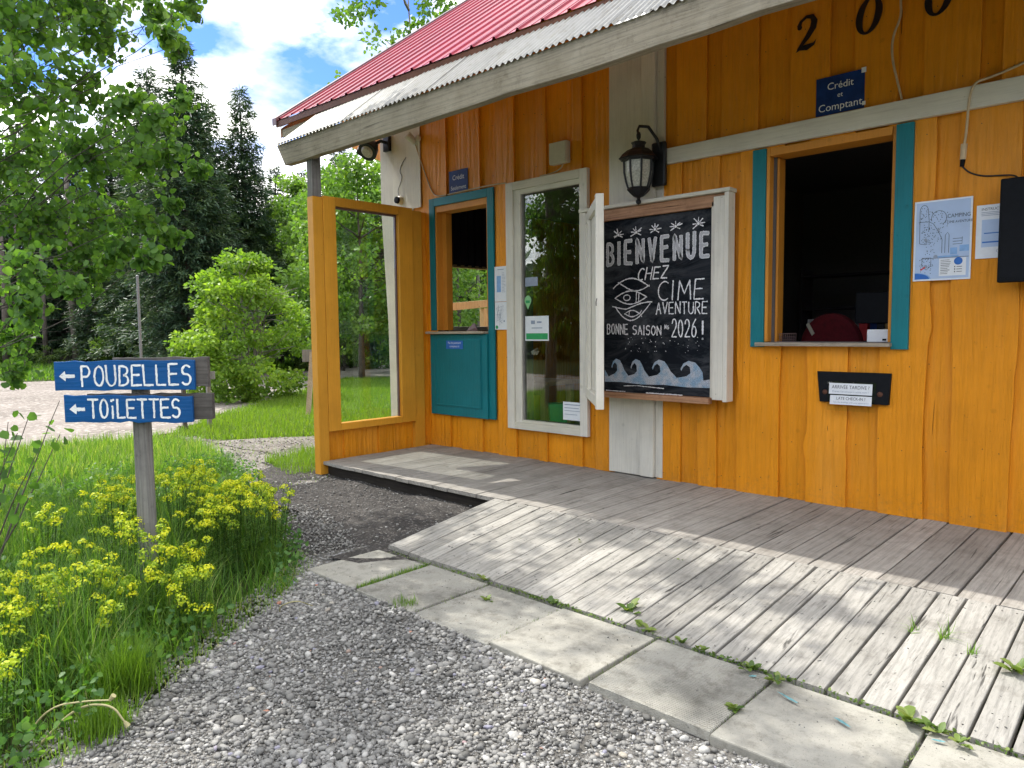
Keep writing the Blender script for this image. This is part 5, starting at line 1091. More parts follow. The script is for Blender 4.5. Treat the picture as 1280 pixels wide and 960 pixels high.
wood('distant_wood', [(-50, -2), (-44, -14), (-32, -22), (-16, -20), (0, -18), (14, -15), (24, -4), (26, 12)], 18000, .75, 3.5, 7, M['darkleaf'], 2.0, .1)
# --- dark shed in the trees
sh = thing('dark_shed', (*pol(104, 39.5), GZ), 'dark plank shed standing among the trunks at the left', 'shed')
xc, yc = pol(104, 39.5); fx, fy, qx, qy = -.6863, .7273, .7273, .6863
def W2(u_, v_, z_): return (xc + qx*u_ + fx*v_, yc + qy*u_ + fy*v_, z_)
for i in range(12):
    u0 = -1.25 + i * .21; mb = MB(); mb.poly([W2(u0, 0, GZ), W2(u0 + .195, 0, GZ), W2(u0 + .195, 0, 2.45 + rng.uniform(-.05, .05)), W2(u0, 0, 2.45)], (fx*.03, fy*.03, 0)); obj('wall_plank', mb, M['grey_board'], sh)
mb = MB(); mb.poly([W2(-1.3, .05, GZ), W2(1.3, .05, GZ), W2(1.3, .05, 2.4), W2(-1.3, .05, 2.4)], (fx*2, fy*2, 0)); obj('walls', mb, M['darkwood'], sh)
mb = MB(); mb.poly([W2(-1.5, -.3, 2.35), W2(1.5, -.3, 2.5), W2(1.5, -.3, 2.58), W2(-1.5, -.3, 2.43)], (fx*2.6, fy*2.6, .2)); obj('roof', mb, M['grey_board'], sh)
# --- pole and little stakes
x_, y_ = pol(177, 15); pl = thing('grey_pole', (x_, y_, GZ), 'slim grey metal pole standing behind the blue sign', 'pole'); mb = MB(); mb.tube([(x_, y_, GZ), (x_, y_, 2.66)], .028, 10); obj('shaft', mb, M['polegrey'], pl); mb = MB(); mb.lathe((x_, y_, 2.66), [(.031, 0), (.031, .02), (.01, .03)], 10); obj('cap', mb, M['polegrey'], pl)
for x0, d_, h_, l_, bd_ in ((228, 12.5, .75, 'short dark stake in the grass behind the sign, left one', 0), (259, 13.0, .93, 'short pale stake with a small board behind the sign', 1)):
    x_, y_ = pol(x0, d_); st = thing('wooden_stake', (x_, y_, GZ), l_, 'stake'); mb = MB(); mb.box(x_-.035, x_+.035, y_-.03, y_+.03, GZ - .1, GZ + h_); obj('stake', mb, M['grey_board' if not bd_ else 'grey_post'], st, .004)
    if bd_: mb = MB(); mb.quadbox((x_ - .22*qx, y_ - .22*qy, .73), (x_ + .13*qx, y_ + .13*qy, .74), (0, 0, .07), (fx*.012, fy*.012, 0)); obj('board', mb, M['grey_post'], st)
x_, y_ = pol(386, 14.5); ps = thing('wooden_post', (x_, y_, GZ), 'grey wooden post with a short cross board behind the yellow screen post', 'post')
mb = MB(); mb.quadbox((x_-.03, y_-.03, GZ), (x_+.08*qx, y_+.08*qy, 1.10), (0.045*qx, .045*qy, 0), (fx*.03, fy*.03, 0)); obj('post', mb, M['sill'], ps); mb = MB(); mb.quadbox((x_ - .12*qx, y_ - .12*qy, 1.02), (x_ + .12*qx, y_ + .12*qy, 1.02), (0, 0, .12), (fx*.02, fy*.02, 0)); obj('cross_board', mb, M['grey_post'], ps)

# --- the aspen hanging in from the left
AS = thing('aspen_tree', (-9.3, 1.2, GZ), 'aspen with round leaves hanging into the top left of the picture', 'tree')
CL = [(-6.9, 1.7, 3.96, .38), (-7.31, 2.36, 4.27, .37), (-6.48, 2.56, 4.19, .17), (-6.88, 2.99, 4.48, .1), (-6.97, 2.94, 4.16, .1), (-5.65, 2.28, 3.72, .1), (-6.23, 1.51, 3.27, .35), (-8.19, 2.47, 3.98, .34), (-6.32, 2.25, 3.34, .2), (-6.07, 2.39, 3.19, .16), (-8.95, 2.21, 3.4, .5), (-7.11, 2.18, 3.08, .42), (-7.78, 2.78, 3.26, .36), (-6.64, 2.64, 3.08, .2), (-6.83, 3.0, 3.04, .1),
      (-5.74, 2.44, 3.28, .06), (-7.91, 1.92, 2.59, .44), (-8.15, 2.47, 2.68, .48), (-6.89, 2.5, 2.51, .26), (-7.24, 2.89, 2.47, .15), (-7.06, 2.86, 2.71, .09), (-6.28, 1.51, 1.96, .27), (-7.89, 2.3, 2.14, .33), (-7.18, 2.42, 2.22, .23), (-6.24, 2.35, 2.14, .12), (-6.14, 1.42, 1.72, .13), (-8.62, 1.9, 1.49, .22), (-7.14, 2.03, 1.90, .09), (-8.19, 1.79, 1.18, .15),
      (-9.14, 1.75, 4.38, .64), (-8.71, 1.49, 3.17, .69), (-9.28, 1.53, 2.15, .6), (-7.23, 1.99, 4.73, .55), (-7.74, 2.9, 5.23, .47), (-6.46, 2.88, 4.71, .2), (-9.37, 1.88, 5.91, .99), (-8.28, 2.75, 6.14, .81), (-5.9, 1.2, 4.6, .4), (-8.6, .4, 5, .8), (-9.8, .6, 4, .8), (-7.4, .6, 4.4, .5), (-9.2, 2.6, 5.2, .7),
      (-8.9, 3.4, 5.7, .6), (-6.9, 3.6, 6.3, .45), (-7.4, 1.6, 5.9, .6), (-6.2, 2.6, 6.3, .4), (-5.9, 3.6, 5.9, .32), (-10.2, 2.4, 6.8, .9), (-8.4, 4.0, 6.9, .6), (-7.2, 2.6, 7.2, .6), (-5.3, 2.2, 5.7, .35), (-6.3, .9, 6.2, .5), (-9, 1.4, 7.6, .9)]
mb = MB(); trunk = limb(mb, (-9.6, 1.1, GZ), (-8.9, 1.9, 7.6), .13, .03, 14, .03, 9); obj('trunk', mb, M['bark_pale'], AS, smooth=True)
lp, lt = [], []
tw = MB()
for (a, b_, c_, r_) in CL:
    p0 = min(trunk, key=lambda q: abs(q[2] - (c_ - .5 - .25*abs(a + 9)))); pts = limb(tw, p0, (a, b_, c_), .007 + .008*r_, .0025, 9, .11, 5)
    nt_ = int(9 + 165 * r_**1.6); 
    for _ in range(nt_):
        d_ = rng.normal(0, 1, 3); d_ /= np.linalg.norm(d_); d_[2] = d_[2]*.7 - .1; s0 = np.array((a, b_, c_)) + rng.normal(0, .25*r_, 3); e0 = s0 + d_ * r_ * rng.uniform(.4, 1.15)
        if r_ > .05: tw.tube([s0, (s0+e0)/2 + rng.normal(0, .03, 3), e0], [.0032, .0026, .0014], 3, cap=False)
        k = 8 + int(9 * r_); tt = rng.uniform(.15, 1.05, k)
        for q in tt: lp.append(s0 + (e0 - s0)*q + rng.normal(0, .028, 3))
        lt += list(np.clip(rng.normal(.5, .12) + rng.normal(0, .18, k), 0, 1))
# long thin hanging twigs at the right rim
obj('branches', tw, M['bark'], AS, origin=(-9.3, 1.2, GZ))
lp, lt = np.array(lp), np.array(lt)
def leafT(P_, size=.058):
    n = len(P_); d_ = rng.normal(0, .55, (n, 3)); d_[:, 2] -= .75; Mx = frames(d_, rng.normal(0, 1.2, n)); return TR(Mx, size * rng.uniform(.65, 1.2, n), P_)
Ts = leafT(lp); cam_ = np.array((0, 0, 1.5)); rel = lp - cam_; fwv = np.array(fw); dep = rel @ fwv; uu_ = 640 + 907.5 * (rel @ np.array(rx)) / dep; vv_ = 480 + 907.5 * (rel @ np.array(dn)) / dep
vis = (dep > 0) & (uu_ > 0) & (uu_ < 1280) & (vv_ > 0) & (vv_ < 960); order = np.argsort(np.where(vis, dep, 1e9))[:290]; pick = np.zeros(len(lp), bool); pick[order] = True
inst('foliage', ROUND[0], ROUND[1], Ts[~pick], M['aspen'], AS, lt[~pick], True, 'stuff')
lmesh = []
for k in range(5):
    o = npmesh('leaf', ROUND[0] * .06, ROUND[1], M['aspen'], None, np.full(len(ROUND[0]), .2 + .15*k), True); lmesh.append(o.data); bpy.data.objects.remove(o)
for j, i in enumerate(order):
    o = bpy.data.objects.new('leaf', lmesh[j % 5]); C.objects.link(o); o.parent = AS; mm = Ts[i]; q = mm[:, :3] / np.linalg.norm(mm[:, 0]); s_ = np.linalg.norm(mm[:, 0]) / .06
    M4 = Matrix(((*[float(x) for x in q[0]*s_], float(mm[0, 3] + 9.3)), (*[float(x) for x in q[1]*s_], float(mm[1, 3] - 1.2)), (*[float(x) for x in q[2]*s_], float(mm[2, 3] - GZ)), (0, 0, 0, 1))); o.matrix_local = M4
# young aspen shoots at the left, in front of the road
SH = thing('aspen_shoot', (-5.2, .85, GZ), 'young aspen shoot with a few round leaves left of the blue sign', 'sapling')
tw = MB(); sp_, st_ = [], []
for tip, n_ in (((-5.25, 1.37, 1.08), 7), ((-5.13, 1.33, .88), 12), ((-5.14, 1.17, 1.0), 8), ((-4.99, 1.17, .80), 14), ((-4.96, 1.07, .93), 11), ((-5.0, 1.0, .74), 12), ((-5.45, 1.13, .95), 9), ((-5.3, .9, .8), 12)):
    pts = limb(tw, (-5.3 + rng.normal(0, .05), .85 + rng.normal(0, .05), GZ), tip, .008, .002, 8, .05, 5)
    for _ in range(n_): q = pts[rng.integers(5, 9)]; sp_.append(q + rng.normal(0, .045, 3)); st_.append(rng.uniform(.15, .6))
obj('stem', tw, M['bark'], SH); inst('leaf_cluster', ROUND[0], ROUND[1], leafT(np.array(sp_), .055), M['aspen'], SH, np.array(st_), True, 'stuff')

# ------------------------------------------------------------------ grass, flowers
BED = [(-3.0, .1), (-3.14, .75), (-3.27, 1.03), (-3.46, 1.24), (-3.58, 1.40), (-3.76, 1.70), (-4.0, 2.0), (-4.11, 2.3), (-4.5, 2.66), (-5.2, 2.95), (-6.0, 3.2), (-7.9, 4.0), (-9.0, 4.2), (-9.5, -1), (-3.05, -1)]
xy = scatter(BED, 70000); d0 = -xy[:, 0]*.684 + xy[:, 1]*.725; px = 640 + 907*(xy[:, 0]*.728 + xy[:, 1]*.686)/np.maximum(d0, .1); ok = (d0 > 2.2) & (px > -120); xy = xy[ok]; d0 = d0[ok]; px = px[ok]
# distance to the gravel edge: shorter blades at the rim
E_ = np.array(BED[:12]); de = np.full(len(xy), 9.)
for a, b_ in zip(E_[:-1], E_[1:]):
    t_ = np.clip(((xy - a) @ (b_ - a)) / ((b_ - a) @ (b_ - a)), 0, 1); de = np.minimum(de, np.linalg.norm(xy - (a + t_[:, None]*(b_ - a)), axis=1))
dens = smooth_noise(xy[:, 0], xy[:, 1], 2.2)
keep = (de > .16*np.clip(smooth_noise(xy[:, 0], xy[:, 1], 6.5) - .05, 0, 1)) & (rng.uniform(0, 1, len(xy)) < np.clip(.35 + .5*dens + .3*(de > .15), .12, 1)); xy, de, dens = xy[keep], de[keep], dens[keep]
n = len(xy); v, f = blade(4, 1., .5); Lh = (.07 + .33*np.clip(de/.55, 0, 1)) * (1 + .35*dens) * rng.uniform(.5, 1.25, n); Lh *= np.where(-xy[:, 0] > 6.6, .5, 1)
Mx = zrot(rng.uniform(0, 6.28, n), rng.normal(0, .38, n)); Sc = np.stack([rng.uniform(.003, .0085, n), Lh, Lh], 1)
inst('meadow_grass', v, f, TR(Mx, Sc, np.concatenate([xy, np.full((n, 1), GZ - .01)], 1)), M['grass'], None, np.clip(rng.normal(.36, .2, n) + .12*dens, 0, 1), True, 'stuff')
# leafy ground cover between
xy = scatter(BED, 26000); xy = xy[smooth_noise(xy[:, 0], xy[:, 1], 1.7) > -.1]; n = len(xy); leaves('leafy_undergrowth', np.concatenate([xy, (GZ + rng.uniform(.01, .20, n))[:, None]], 1), .034, LEAF, M['spurge_leaf'], None, rng.uniform(0, .7, n))
# far side of the bed and the lawn
FAR = [(-9, -2), (-9.4, 4.35), (-10.7, 4.6), (-11.9, 4.5), (-12.4, 3.2), (-12.4, -2)]; grassfield('verge_grass', scatter(FAR, 26000), .06, .26, .010, M['grass'], GZ - .02, (.15, .95))
LAWN = [(-12.3, 4.75), (-10.9, 5.0), (-10.15, 6.3), (-8.9, 9), (-8.8, 12), (-12, 16.5), (-20.5, 16), (-22, 14.7), (-14.4, 6.5)]; xy = scatter(LAWN, 80000); grassfield('lawn_grass', xy, .04, .17, .012, M['lawn'], GZ - .03, (.1, .95), seg=2)
xy = scatter([(-27, 13), (-30, 20), (-27, 24), (-12, 26), (-12, 30), (-40, 30), (-60, 12), (-60, 2.2), (-31.3, 6.8), (-27.3, 12)], 42000); grassfield('verge_grass', xy, .15, .5, .05, M['grass'], GZ - .05, (0, .7), seg=2)  # far verge: tint range lowered, tree shade is put into the blade colour
TUFT = [(-7.5, 4.2), (-8.6, 4.5), (-8.9, 5.3), (-8.2, 6.0), (-7.5, 5.9)]; xy = scatter(TUFT, 3000); grassfield('grass_patch', xy, .06, .22, .007, M['lawn'], GZ, (.1, .8))
xy = scatter(PATH, 2500); grassfield('path_weeds', xy, .02, .07, .006, M['lawn'], GZ, (.1, .9), seg=2)
# bright sedge tufts at the front edge of the bed
for (x_, y_, h_, n_, l_) in ((-3.55, 1.14, .32, 520, 'tall bright green sedge tuft at the front corner of the flower bed'), (-3.26, .93, .16, 420, 'short bright green tuft on the gravel below the tall sedge'), (-3.36, 2.62, .10, 150, 'small grass tuft at the joint of the second slab')):
    q = np.stack([x_ + rng.normal(0, .055, n_), y_ + rng.normal(0, .055, n_)], 1)
    if n_ == 150: q = np.stack([x_ + rng.normal(0, .035, n_), y_ + rng.normal(0, .03, n_)], 1)
    o = grassfield('grass_tuft', q, h_*.5, h_, .0045, M['lawn'], GZ + .01, (0, .6), lean=.3 if n_ > 150 else .6); tag(o, l_, 'grass tuft'); del o['kind']
# spurge clumps
disc6 = (np.array([(1, 0, 0), (.5, .87, .1), (-.5, .87, 0), (-1, 0, .1), (-.5, -.87, 0), (.5, -.87, .1)]), np.array([(0, 1, 2, 3), (0, 3, 4, 5)]))
def spurge(x_, y_, top, n_, rad, label):
    t_ = thing('spurge_clump', (x_, y_, GZ), label, 'flower clump', 'yellow spurge clumps in the bed'); mb = MB(); lv, ld, hd_, hn, tn = [], [], [], [], []
    n_ = int(n_ * (2.1 if y_ > 1.6 else 1.6)); top += .05; rad *= 1.22
    for i in range(n_):
        a = rng.uniform(0, 6.28); r_ = rad * math.sqrt(rng.uniform(0, 1)); bx_, by_ = x_ + r_*.5*math.cos(a), y_ + r_*.5*math.sin(a); tx, ty, tz = x_ + r_*math.cos(a), y_ + r_*math.sin(a), top * (1 - .16*(r_/rad)**2) + rng.normal(0, .018) - abs(rng.normal(0, .075))
        b0, b1 = np.array((bx_, by_, GZ)), np.array((tx, ty, tz)); mb.tube([b0, (b0+b1)/2 + np.array((0, 0, .01)), b1], [.0022, .002, .0015], 4, cap=False)
        for q in rng.uniform(.3, .98, 30): aa = rng.uniform(0, 6.28); lv.append(b0 + (b1-b0)*q); ld.append((math.cos(aa), math.sin(aa), rng.uniform(.2, .9)))
        hr = rng.uniform(.030, .050); tn_ = rng.uniform(.1, .95)
        for k in range(46):
            th = math.acos(rng.uniform(-.1, 1)); aa = rng.uniform(0, 6.28); nv = np.array((math.sin(th)*math.cos(aa), math.sin(th)*math.sin(aa), math.cos(th))); hd_.append(b1 + nv*hr*np.array((.85, .85, .85)) * rng.uniform(.8, 1.1) - np.array((0, 0, hr*.3))); hn.append(nv + rng.normal(0, .25, 3)); tn.append(np.clip(tn_ + rng.normal(0, .2) - .35*(nv[2] < .25), 0, 1))
    obj('stems', mb, M['weed'], t_, origin=(x_, y_, GZ))['kind'] = 'stuff'
    lv, ld, hd_, hn = map(np.array, (lv, ld, hd_, hn)); s2 = np.stack([np.full(len(lv), .008), rng.uniform(.02, .034, len(lv)), np.full(len(lv), .02)], 1)
    inst('leaves', LEAF[0], LEAF[1], TR(frames(ld, rng.normal(0, .3, len(lv))), s2, lv), M['spurge_leaf'], t_, rng.uniform(.2, 1, len(lv)), False, 'stuff')
    F3 = frames(hn, rng.uniform(0, 6, len(hn))); F3 = np.stack([F3[:, :, 0], F3[:, :, 2], F3[:, :, 1]], 2); inst('flower_heads', disc6[0], disc6[1], TR(F3, rng.uniform(.0042, .0078, len(hn)), hd_), M['spurge'], t_, np.array(tn), False, 'stuff')
for a in ((-4.52, 1.60, .34, 8, .11, 'yellow spurge clump growing right in front of the sign post foot'), (-4.72, 1.50, .36, 7, .11, 'yellow spurge clump just left of the sign post foot'), (-4.30, 1.12, .24, 16, .17, 'dense yellow spurge clump at the left edge, in front of the sign'), (-4.18, .86, .25, 15, .15, 'yellow spurge clump cut by the left edge of the picture, halfway down'), (-3.96, .83, .17, 7, .09, 'small yellow spurge head low at the left edge under the dense clump'), (-3.42, .60, .20, 10, .10, 'yellow spurge clump in the lower left corner of the picture'),
          (-4.17, 1.44, .16, 10, .085, 'yellow spurge clump in front of the sign post, lower left of it'), (-3.98, 1.62, .17, 11, .085, 'upright yellow spurge clump in front of the sign post, nearest the gravel'), (-4.33, 1.58, .22, 8, .085, 'flat yellow spurge head just before the sign post'), (-5.2, 1.66, .42, 14, .15, 'yellow spurge clump touching the sign post on the left'),
          (-5.15, 2.05, .50, 18, .18, 'tall yellow spurge clump touching the sign post on the right'), (-4.86, 2.32, .40, 20, .19, 'yellow spurge clump midway between the sign post and the dark soil'), (-4.75, 2.12, .30, 14, .15, 'yellow spurge clump right of the sign post, lower one'), (-4.95, 2.62, .33, 12, .13, 'yellow spurge clump nearest the dark soil'), (-5.6, 1.32, .30, 8, .12, 'thin yellow spurge clump left of the sign, in the long grass'),
          (-6.5, 1.31, .36, 8, .16, 'distant yellow spurge clump at the left edge below the road'), (-5.0, 1.38, .20, 6, .09, 'small yellow spurge head between the two grass patches left of the sign'), (-4.5, 1.36, .15, 5, .07, 'small yellow spurge head in the middle of the bed'), (-3.95, 1.2, .08, 4, .05, 'tiny yellow spurge head low in the bed, behind the sedge'), (-6.4, 2.2, .28, 10, .22, 'far yellow spurge clump behind the sign post'),
          (-5.45, 2.3, .5, 14, .16, 'yellow spurge clump behind the tall one right of the sign post'), (-5.2, 2.55, .38, 13, .15, 'yellow spurge clump at the back of the big mound, towards the dirt path'), (-4.98, 2.2, .36, 12, .14, 'yellow spurge clump in the middle of the big mound right of the post'), (-4.55, 1.9, .16, 6, .08, 'low yellow spurge clump just right of the sign post foot'),
          (-4.62, 1.02, .27, 11, .14, 'yellow spurge clump behind the dense one at the left edge'), (-5.75, 1.75, .38, 9, .14, 'yellow spurge clump behind the one touching the post on the left')): spurge(*a)
# dandelion stalks and dry stems
def stalk(pts, r_, label, head=None):
    pts = sm(pts)
    t_ = thing('dandelion_stalk', tuple(float(q) for q in pts[0]), label, 'stalk'); mb = MB(); mb.tube(pts, [r_*(1.2 - .5*i/len(pts)) for i in range(len(pts))], 6); obj('stem', mb, M['stalk'], t_, smooth=True)
    if head: mb = MB(); mb.tube([np.array(pts[-1]), np.array(pts[-1]) + np.array(head)], [.006, .011], 8); obj('head', mb, M['stalk'], t_)
stalk([(-3.9, 2.1, GZ), (-3.75, 2.02, -.06), (-3.66, 2.08, -.02), (-3.70, 2.20, -.10)], .004, 'bent straw-coloured stalk leaning over the gravel at the bed edge')
stalk([(-3.34, .72, GZ), (-3.28, .85, -.02), (-3.17, .95, -.01), (-3.12, .98, -.08)], .005, 'pale curved dandelion stalk arching over the lower left gravel', (.01, .01, -.02))
stalk([(-3.40, .68, GZ), (-3.32, .76, -.0), (-3.2, .88, .02), (-3.12, .93, .03)], .004, 'green dandelion stalk with a yellow bud, lower left', (.012, .012, .02))
stalk([(-4.1, 1.0, GZ), (-4.1, 1.0, -.03), (-4.1, 1.01, .1), (-4.1, 1.02, .2)], .003, 'upright dandelion stalk with a seed stub among the flowers', (0, 0, .012))
# weeds rooted in the joints
def weed(x_, y_, z_, n_, l_, label, slim=.42):
    t_ = thing('joint_weed', (x_, y_, z_), label, 'weed', 'weeds growing in the joints of slabs and planks'); a = np.arange(n_) * 2.4 + rng.uniform(0, .8, n_); el = rng.uniform(.1, .8, n_)
    d_ = np.stack([np.cos(a)*np.cos(el), np.sin(a)*np.cos(el), np.sin(el)], 1); k = 4 + 0; Pp = np.array((x_, y_, z_)) + np.concatenate([rng.normal(0, l_*.18, (n_, 2)), np.zeros((n_, 1))], 1)
    v = np.array([(0, 0, 0), (-.5, .25, .06), (-.62, .55, .10), (-.40, .82, .04), (0, 1, -.08), (.40, .82, .04), (.62, .55, .10), (.5, .25, .06)]); v[:, 0] *= slim; f = np.array([(0, 3, 2, 1), (0, 7, 6, 5), (0, 5, 4, 3)])
    sz_ = l_ * rng.uniform(.5, 1.15, n_); 
    for i in range(n_):
        fr = frames(d_[i:i+1], np.array([0.])); o = npmesh('leaf', (fr[0] @ (v*sz_[i]).T).T + Pp[i], f, M['weed'], t_, np.full(8, rng.uniform(0, 1)), True)
for i, (x_, y_, z_, n_, l_, lb) in enumerate(((-3.29, 3.22, -.12, 10, .06, 'low weed between the ramp foot and the second slab joint'), (-2.72, 3.21, -.12, 9, .055, 'flat weed at the ramp foot left of the tan slab corner'), (-2.27, 3.36, -.10, 9, .085, 'long-leaved weed lying up the ramp above the tan slab'), (-2.10, 3.24, -.11, 7, .075, 'leafy weed at the ramp foot where the tan slab ends'), (-1.86, 3.22, -.11, 6, .05, 'small weed at the ramp foot just right of the tan slab'), (-1.74, 3.21, -.11, 7, .055, 'light green weed at the ramp foot above the big ridged slab'),
            (-1.47, 3.18, -.11, 10, .055, 'dark weed trailing along the ramp foot above the aqua marks'), (-1.33, 3.15, -.11, 8, .06, 'wilted weed next to the trailing one at the ramp foot'), (-1.36, 2.80, -.12, 13, .055, 'star-shaped weed in the joint right of the big ridged slab'), (-.79, 3.17, -.11, 13, .085, 'biggest leafy weed at the ramp foot, lower right of the picture'), (-.69, 3.16, -.11, 9, .06, 'weed trailing right of the biggest one'), (-.60, 3.13, -.11, 8, .05, 'last weed of the ramp foot row, near the lower right corner'),
            (-2.42, 4.16, -.035, 4, .035, 'tiny dry weed in a ramp joint, middle of the ramp'), (-3.2, 4.1, -.04, 3, .04, 'tiny twig weed in a ramp joint, left part'), (-3.84, 3.18, -.13, 7, .04, 'small weed in the joint between the first two slabs'), (-.53, 3.84, -.05, 11, .08, 'curled green weed poking through the ramp at the right edge'), (-3.05, 3.0, -.13, 7, .045, 'dark moss-like weed in the joint of the ridged slabs'))):
    weed(x_, y_, z_, n_, l_, lb)
for (x_, y_, h_, n_, l_) in ((-.985, 3.99, .10, 16, 'wispy grass tuft in the ramp joint, left of three'), (-.845, 4.0, .12, 30, 'dense grass tuft in the ramp joint, middle of three'), (-.71, 3.9, .06, 14, 'short grass tuft in the ramp joint, right of three'), (-.48, 4.75, .26, 12, 'long grass blades at the right edge of the deck'), (-.40, 3.75, .22, 8, 'single long grass blades leaning over the ramp at the right edge')):
    q = np.stack([x_ + rng.normal(0, .008, n_), y_ + rng.normal(0, .02, n_)], 1); o = grassfield('joint_grass', q, h_*.5, h_, .005, M['grass'], -.05, (.3, .7), lean=.7, seg=4, bend=.8); tag(o, l_, 'grass tuft', 'grass tufts in the ramp joints'); del o['kind']
# moss and litter in the slab joints
xy = np.concatenate([np.stack([rng.uniform(-4.3, .3, 900), 3.212 + rng.normal(0, .012, 900)], 1)] + [np.stack([e + rng.normal(0, .008, 70), rng.uniform(2.6, 3.2, 70)], 1) for e in ed[1:-1]])
grassfield('joint_moss', xy, .008, .03, .004, M['weed'], -.135, (0, 1), lean=.9, seg=2)
xy = np.concatenate([np.stack([c_ + rng.normal(0, .07, 26), 3.205 + rng.normal(0, .008, 26)], 1) for c_ in rng.uniform(-3.6, .1, 22)]); leaves('joint_moss', np.concatenate([xy, np.full((len(xy), 1), -.112)], 1), .017, LEAF, M['weed'], None, rng.uniform(0, .8, len(xy)))
xy = np.stack([rng.uniform(-3.9, -3.80, 700), rng.uniform(2.62, 3.2, 700)], 1); xy[:, 0] = -3.845 + rng.normal(0, .016, 700); grassfield('joint_moss', xy, .02, .05, .004, M['grass'], -.15, (.1, .9), lean=.8)

# ------------------------------------------------------------------ pebbles
ico = [(0, 0, 1)] ; 
import bmesh
def icos(sub):
    bm = bmesh.new(); bmesh.ops.create_icosphere(bm, subdivisions=sub, radius=1); v = np.array([q.co[:] for q in bm.verts]); f = np.array([[q.index for q in p_.verts] for p_ in bm.faces]); bm.free(); return v, f
def pebbles(name, xy, r0, r1, z, tint=None, sub=1, m='pebble', sink=.15):
    n = len(xy); v, f = icos(sub); v = v * (1 + rng.normal(0, .10, (len(v), 1))); r_ = np.exp(rng.uniform(math.log(r0), math.log(r1), n)); Sc = r_[:, None] * np.stack([rng.uniform(.75, 1.25, n), rng.uniform(.6, 1.0, n), rng.uniform(.35, .7, n)], 1)
    Mx = zrot(rng.uniform(0, 6.28, n), rng.normal(0, .35, n)); zz = z + hgt(xy[:, 0], xy[:, 1]) + Sc[:, 2]*(1 - sink*2) 
    return inst(name, v, f, TR(Mx, Sc, np.concatenate([xy, zz[:, None]], 1)), M[m], None, rng.uniform(0, 1, n) if tint is None else tint(n), True, 'stuff')
GV = [(-3.0, .3), (-3.2, 1.0), (-3.5, 1.3), (-3.8, 1.75), (-4.15, 2.3), (-4.7, 2.72), (-4.45, 2.75), (-4.42, 2.6), (-.4, 2.56), (-.3, 1.6), (-1.2, .6)]
EB = [(-2.95, .1), (-3.09, .75), (-3.2, 1.0), (-3.4, 1.22), (-3.7, 1.68), (-4.05, 2.25), (-4.5, 2.7), (-4.85, 2.8), (-4.35, 2.2), (-4.0, 1.65), (-3.6, 1.15), (-3.35, .6), (-3.2, .1)]
grassfield('edge_grass', scatter(EB, 1500), .02, .09, .004, M['grass'], GZ + .01, (.3, 1), lean=.6, seg=2)
q = scatter(EB, 2600); pebbles('gravel', q, .004, .015, GZ + .006, tint=lambda n: np.clip(rng.normal(.4, .2, n), 0, .95))
gt = lambda xy: np.clip(rng.normal(.42, .23, len(xy)) + .10*smooth_noise(xy[:, 0], xy[:, 1], 1.6) + .3*(rng.uniform(0, 1, len(xy)) > .965), 0, .999)
def gr(n, r0, r1, dz, sub=1, bias=0.):
    q = scatter(GV, n)
    if bias: q = q[rng.uniform(0, 1, len(q)) < .62 + bias*smooth_noise(q[:, 0] + 3, q[:, 1] * 1.2, 1.3)]
    tq = gt(q); pebbles('gravel', q, r0, r1, GZ + .012 + dz, tint=lambda n_: tq, sub=sub, sink=.1)
gr(38000, .003, .0065, 0); gr(26000, .006, .011, .0005, 1, .30); gr(15000, .010, .016, .001, 1, .34); gr(1900, .015, .023, .002, 2, .3)
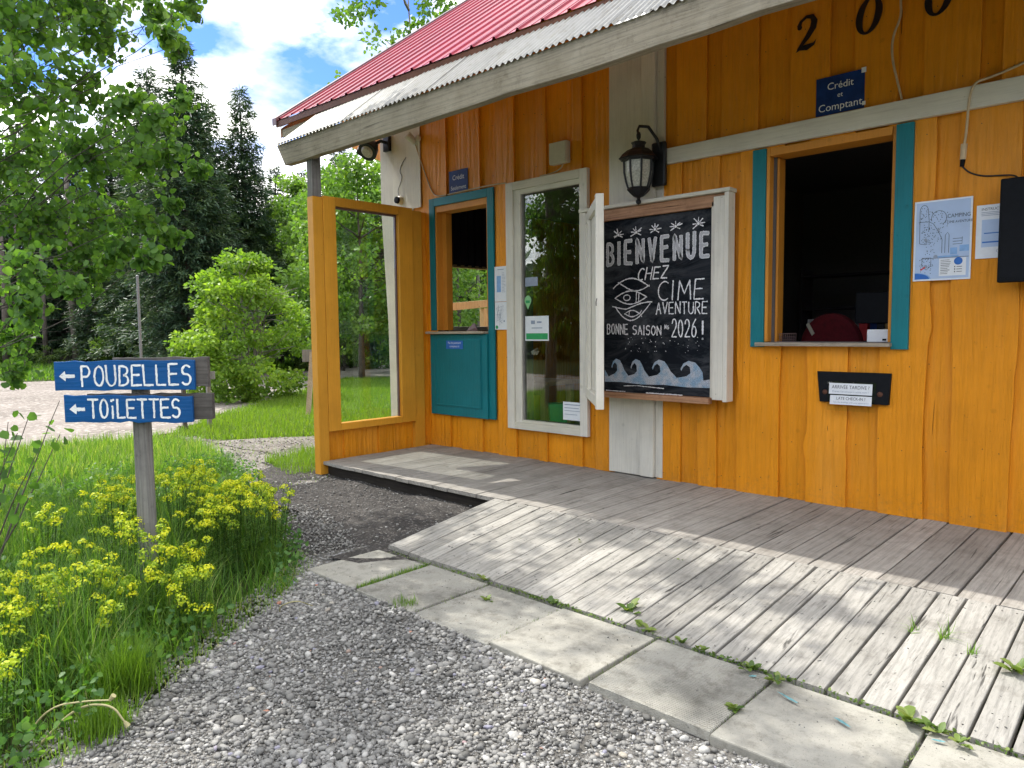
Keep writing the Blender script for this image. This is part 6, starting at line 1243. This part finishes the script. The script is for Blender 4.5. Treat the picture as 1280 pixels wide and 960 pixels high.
for i, (x_, y_, r_, k, l_) in enumerate(((-2.18, 2.45, .026, .91, 'larger tan stone in the gravel beside the tan slab edge'), (-1.95, 2.05, .030, .72, 'big pale grey pebble in the gravel, lower middle'), (-2.9, 1.35, .032, .3, 'big dark flat pebble in the gravel below the bed'), (-2.3, 1.2, .030, .8, 'big pale pebble near the bottom of the picture'))):
    v, f = icos(3); v = v * (1 + .08*np.sin(v[:, :1]*5 + i)) * np.array((1.2, .85, .5)) * r_; o = npmesh('loose_stone', v, f, M['pebble'], None, np.full(len(v), k), True); o.location = (x_, y_, GZ + .022); tag(o, l_, 'stone')
q = scatter(SOIL, 5000); pebbles('soil_grit', q, .002, .007, GZ + .012, tint=lambda n: rng.uniform(0, .5, n)); q = scatter(SOIL, 500); pebbles('soil_grit', q, .007, .016, GZ + .014, tint=lambda n: rng.uniform(0, .75, n))
q = scatter(PATH, 3500); pebbles('path_stones', q, .005, .02, GZ + .004)
# little crumbs and dead bits on slabs and ramp
q = np.concatenate([scatter([(-4.4, 2.6), (-.1, 2.6), (-.1, 3.19), (-4.4, 3.19)], 330)]); o = pebbles('litter', q, .0015, .005, -.118, tint=lambda n: rng.uniform(0, .35, n))

q = scatter([(-6.4, 3.3), (-5.2, 2.85), (-4.6, 2.65), (-4.45, 3.1), (-4.9, 3.3), (-6.0, 3.7)], 1500); pebbles('gravel', q, .004, .014, GZ + .014, tint=lambda n: np.clip(rng.normal(.4, .2, n), 0, .95))
q = scatter([(-4.42, 2.62), (-4.0, 2.62), (-3.9, 3.2), (-4.42, 3.2)], 500); pebbles('soil_grit', q, .0015, .006, -.143, tint=lambda n: rng.uniform(0, .4, n))
sheet('soil_spill', [(-4.5, 2.85), (-4.28, 2.92), (-4.12, 3.05), (-4.02, 3.22), (-4.5, 3.3)], -.134, M['soil'], .06, .6, rough_edge=.06)
q = scatter([(-4.3, 3.25), (.5, 3.25), (.5, 4.5), (-4.45, 4.5)], 230); n = len(q); v, f = icos(1); r_ = rng.uniform(.0015, .005, n)
inst('litter', v, f, TR(zrot(rng.uniform(0, 6, n)), np.stack([r_*rng.uniform(1, 3, n), r_, r_*.4], 1), np.stack([q[:, 0], q[:, 1], -.108 + .110*(q[:, 1] - 3.212)/1.316], 1)), M['pebble'], None, rng.uniform(0, .3, n), True, 'stuff')
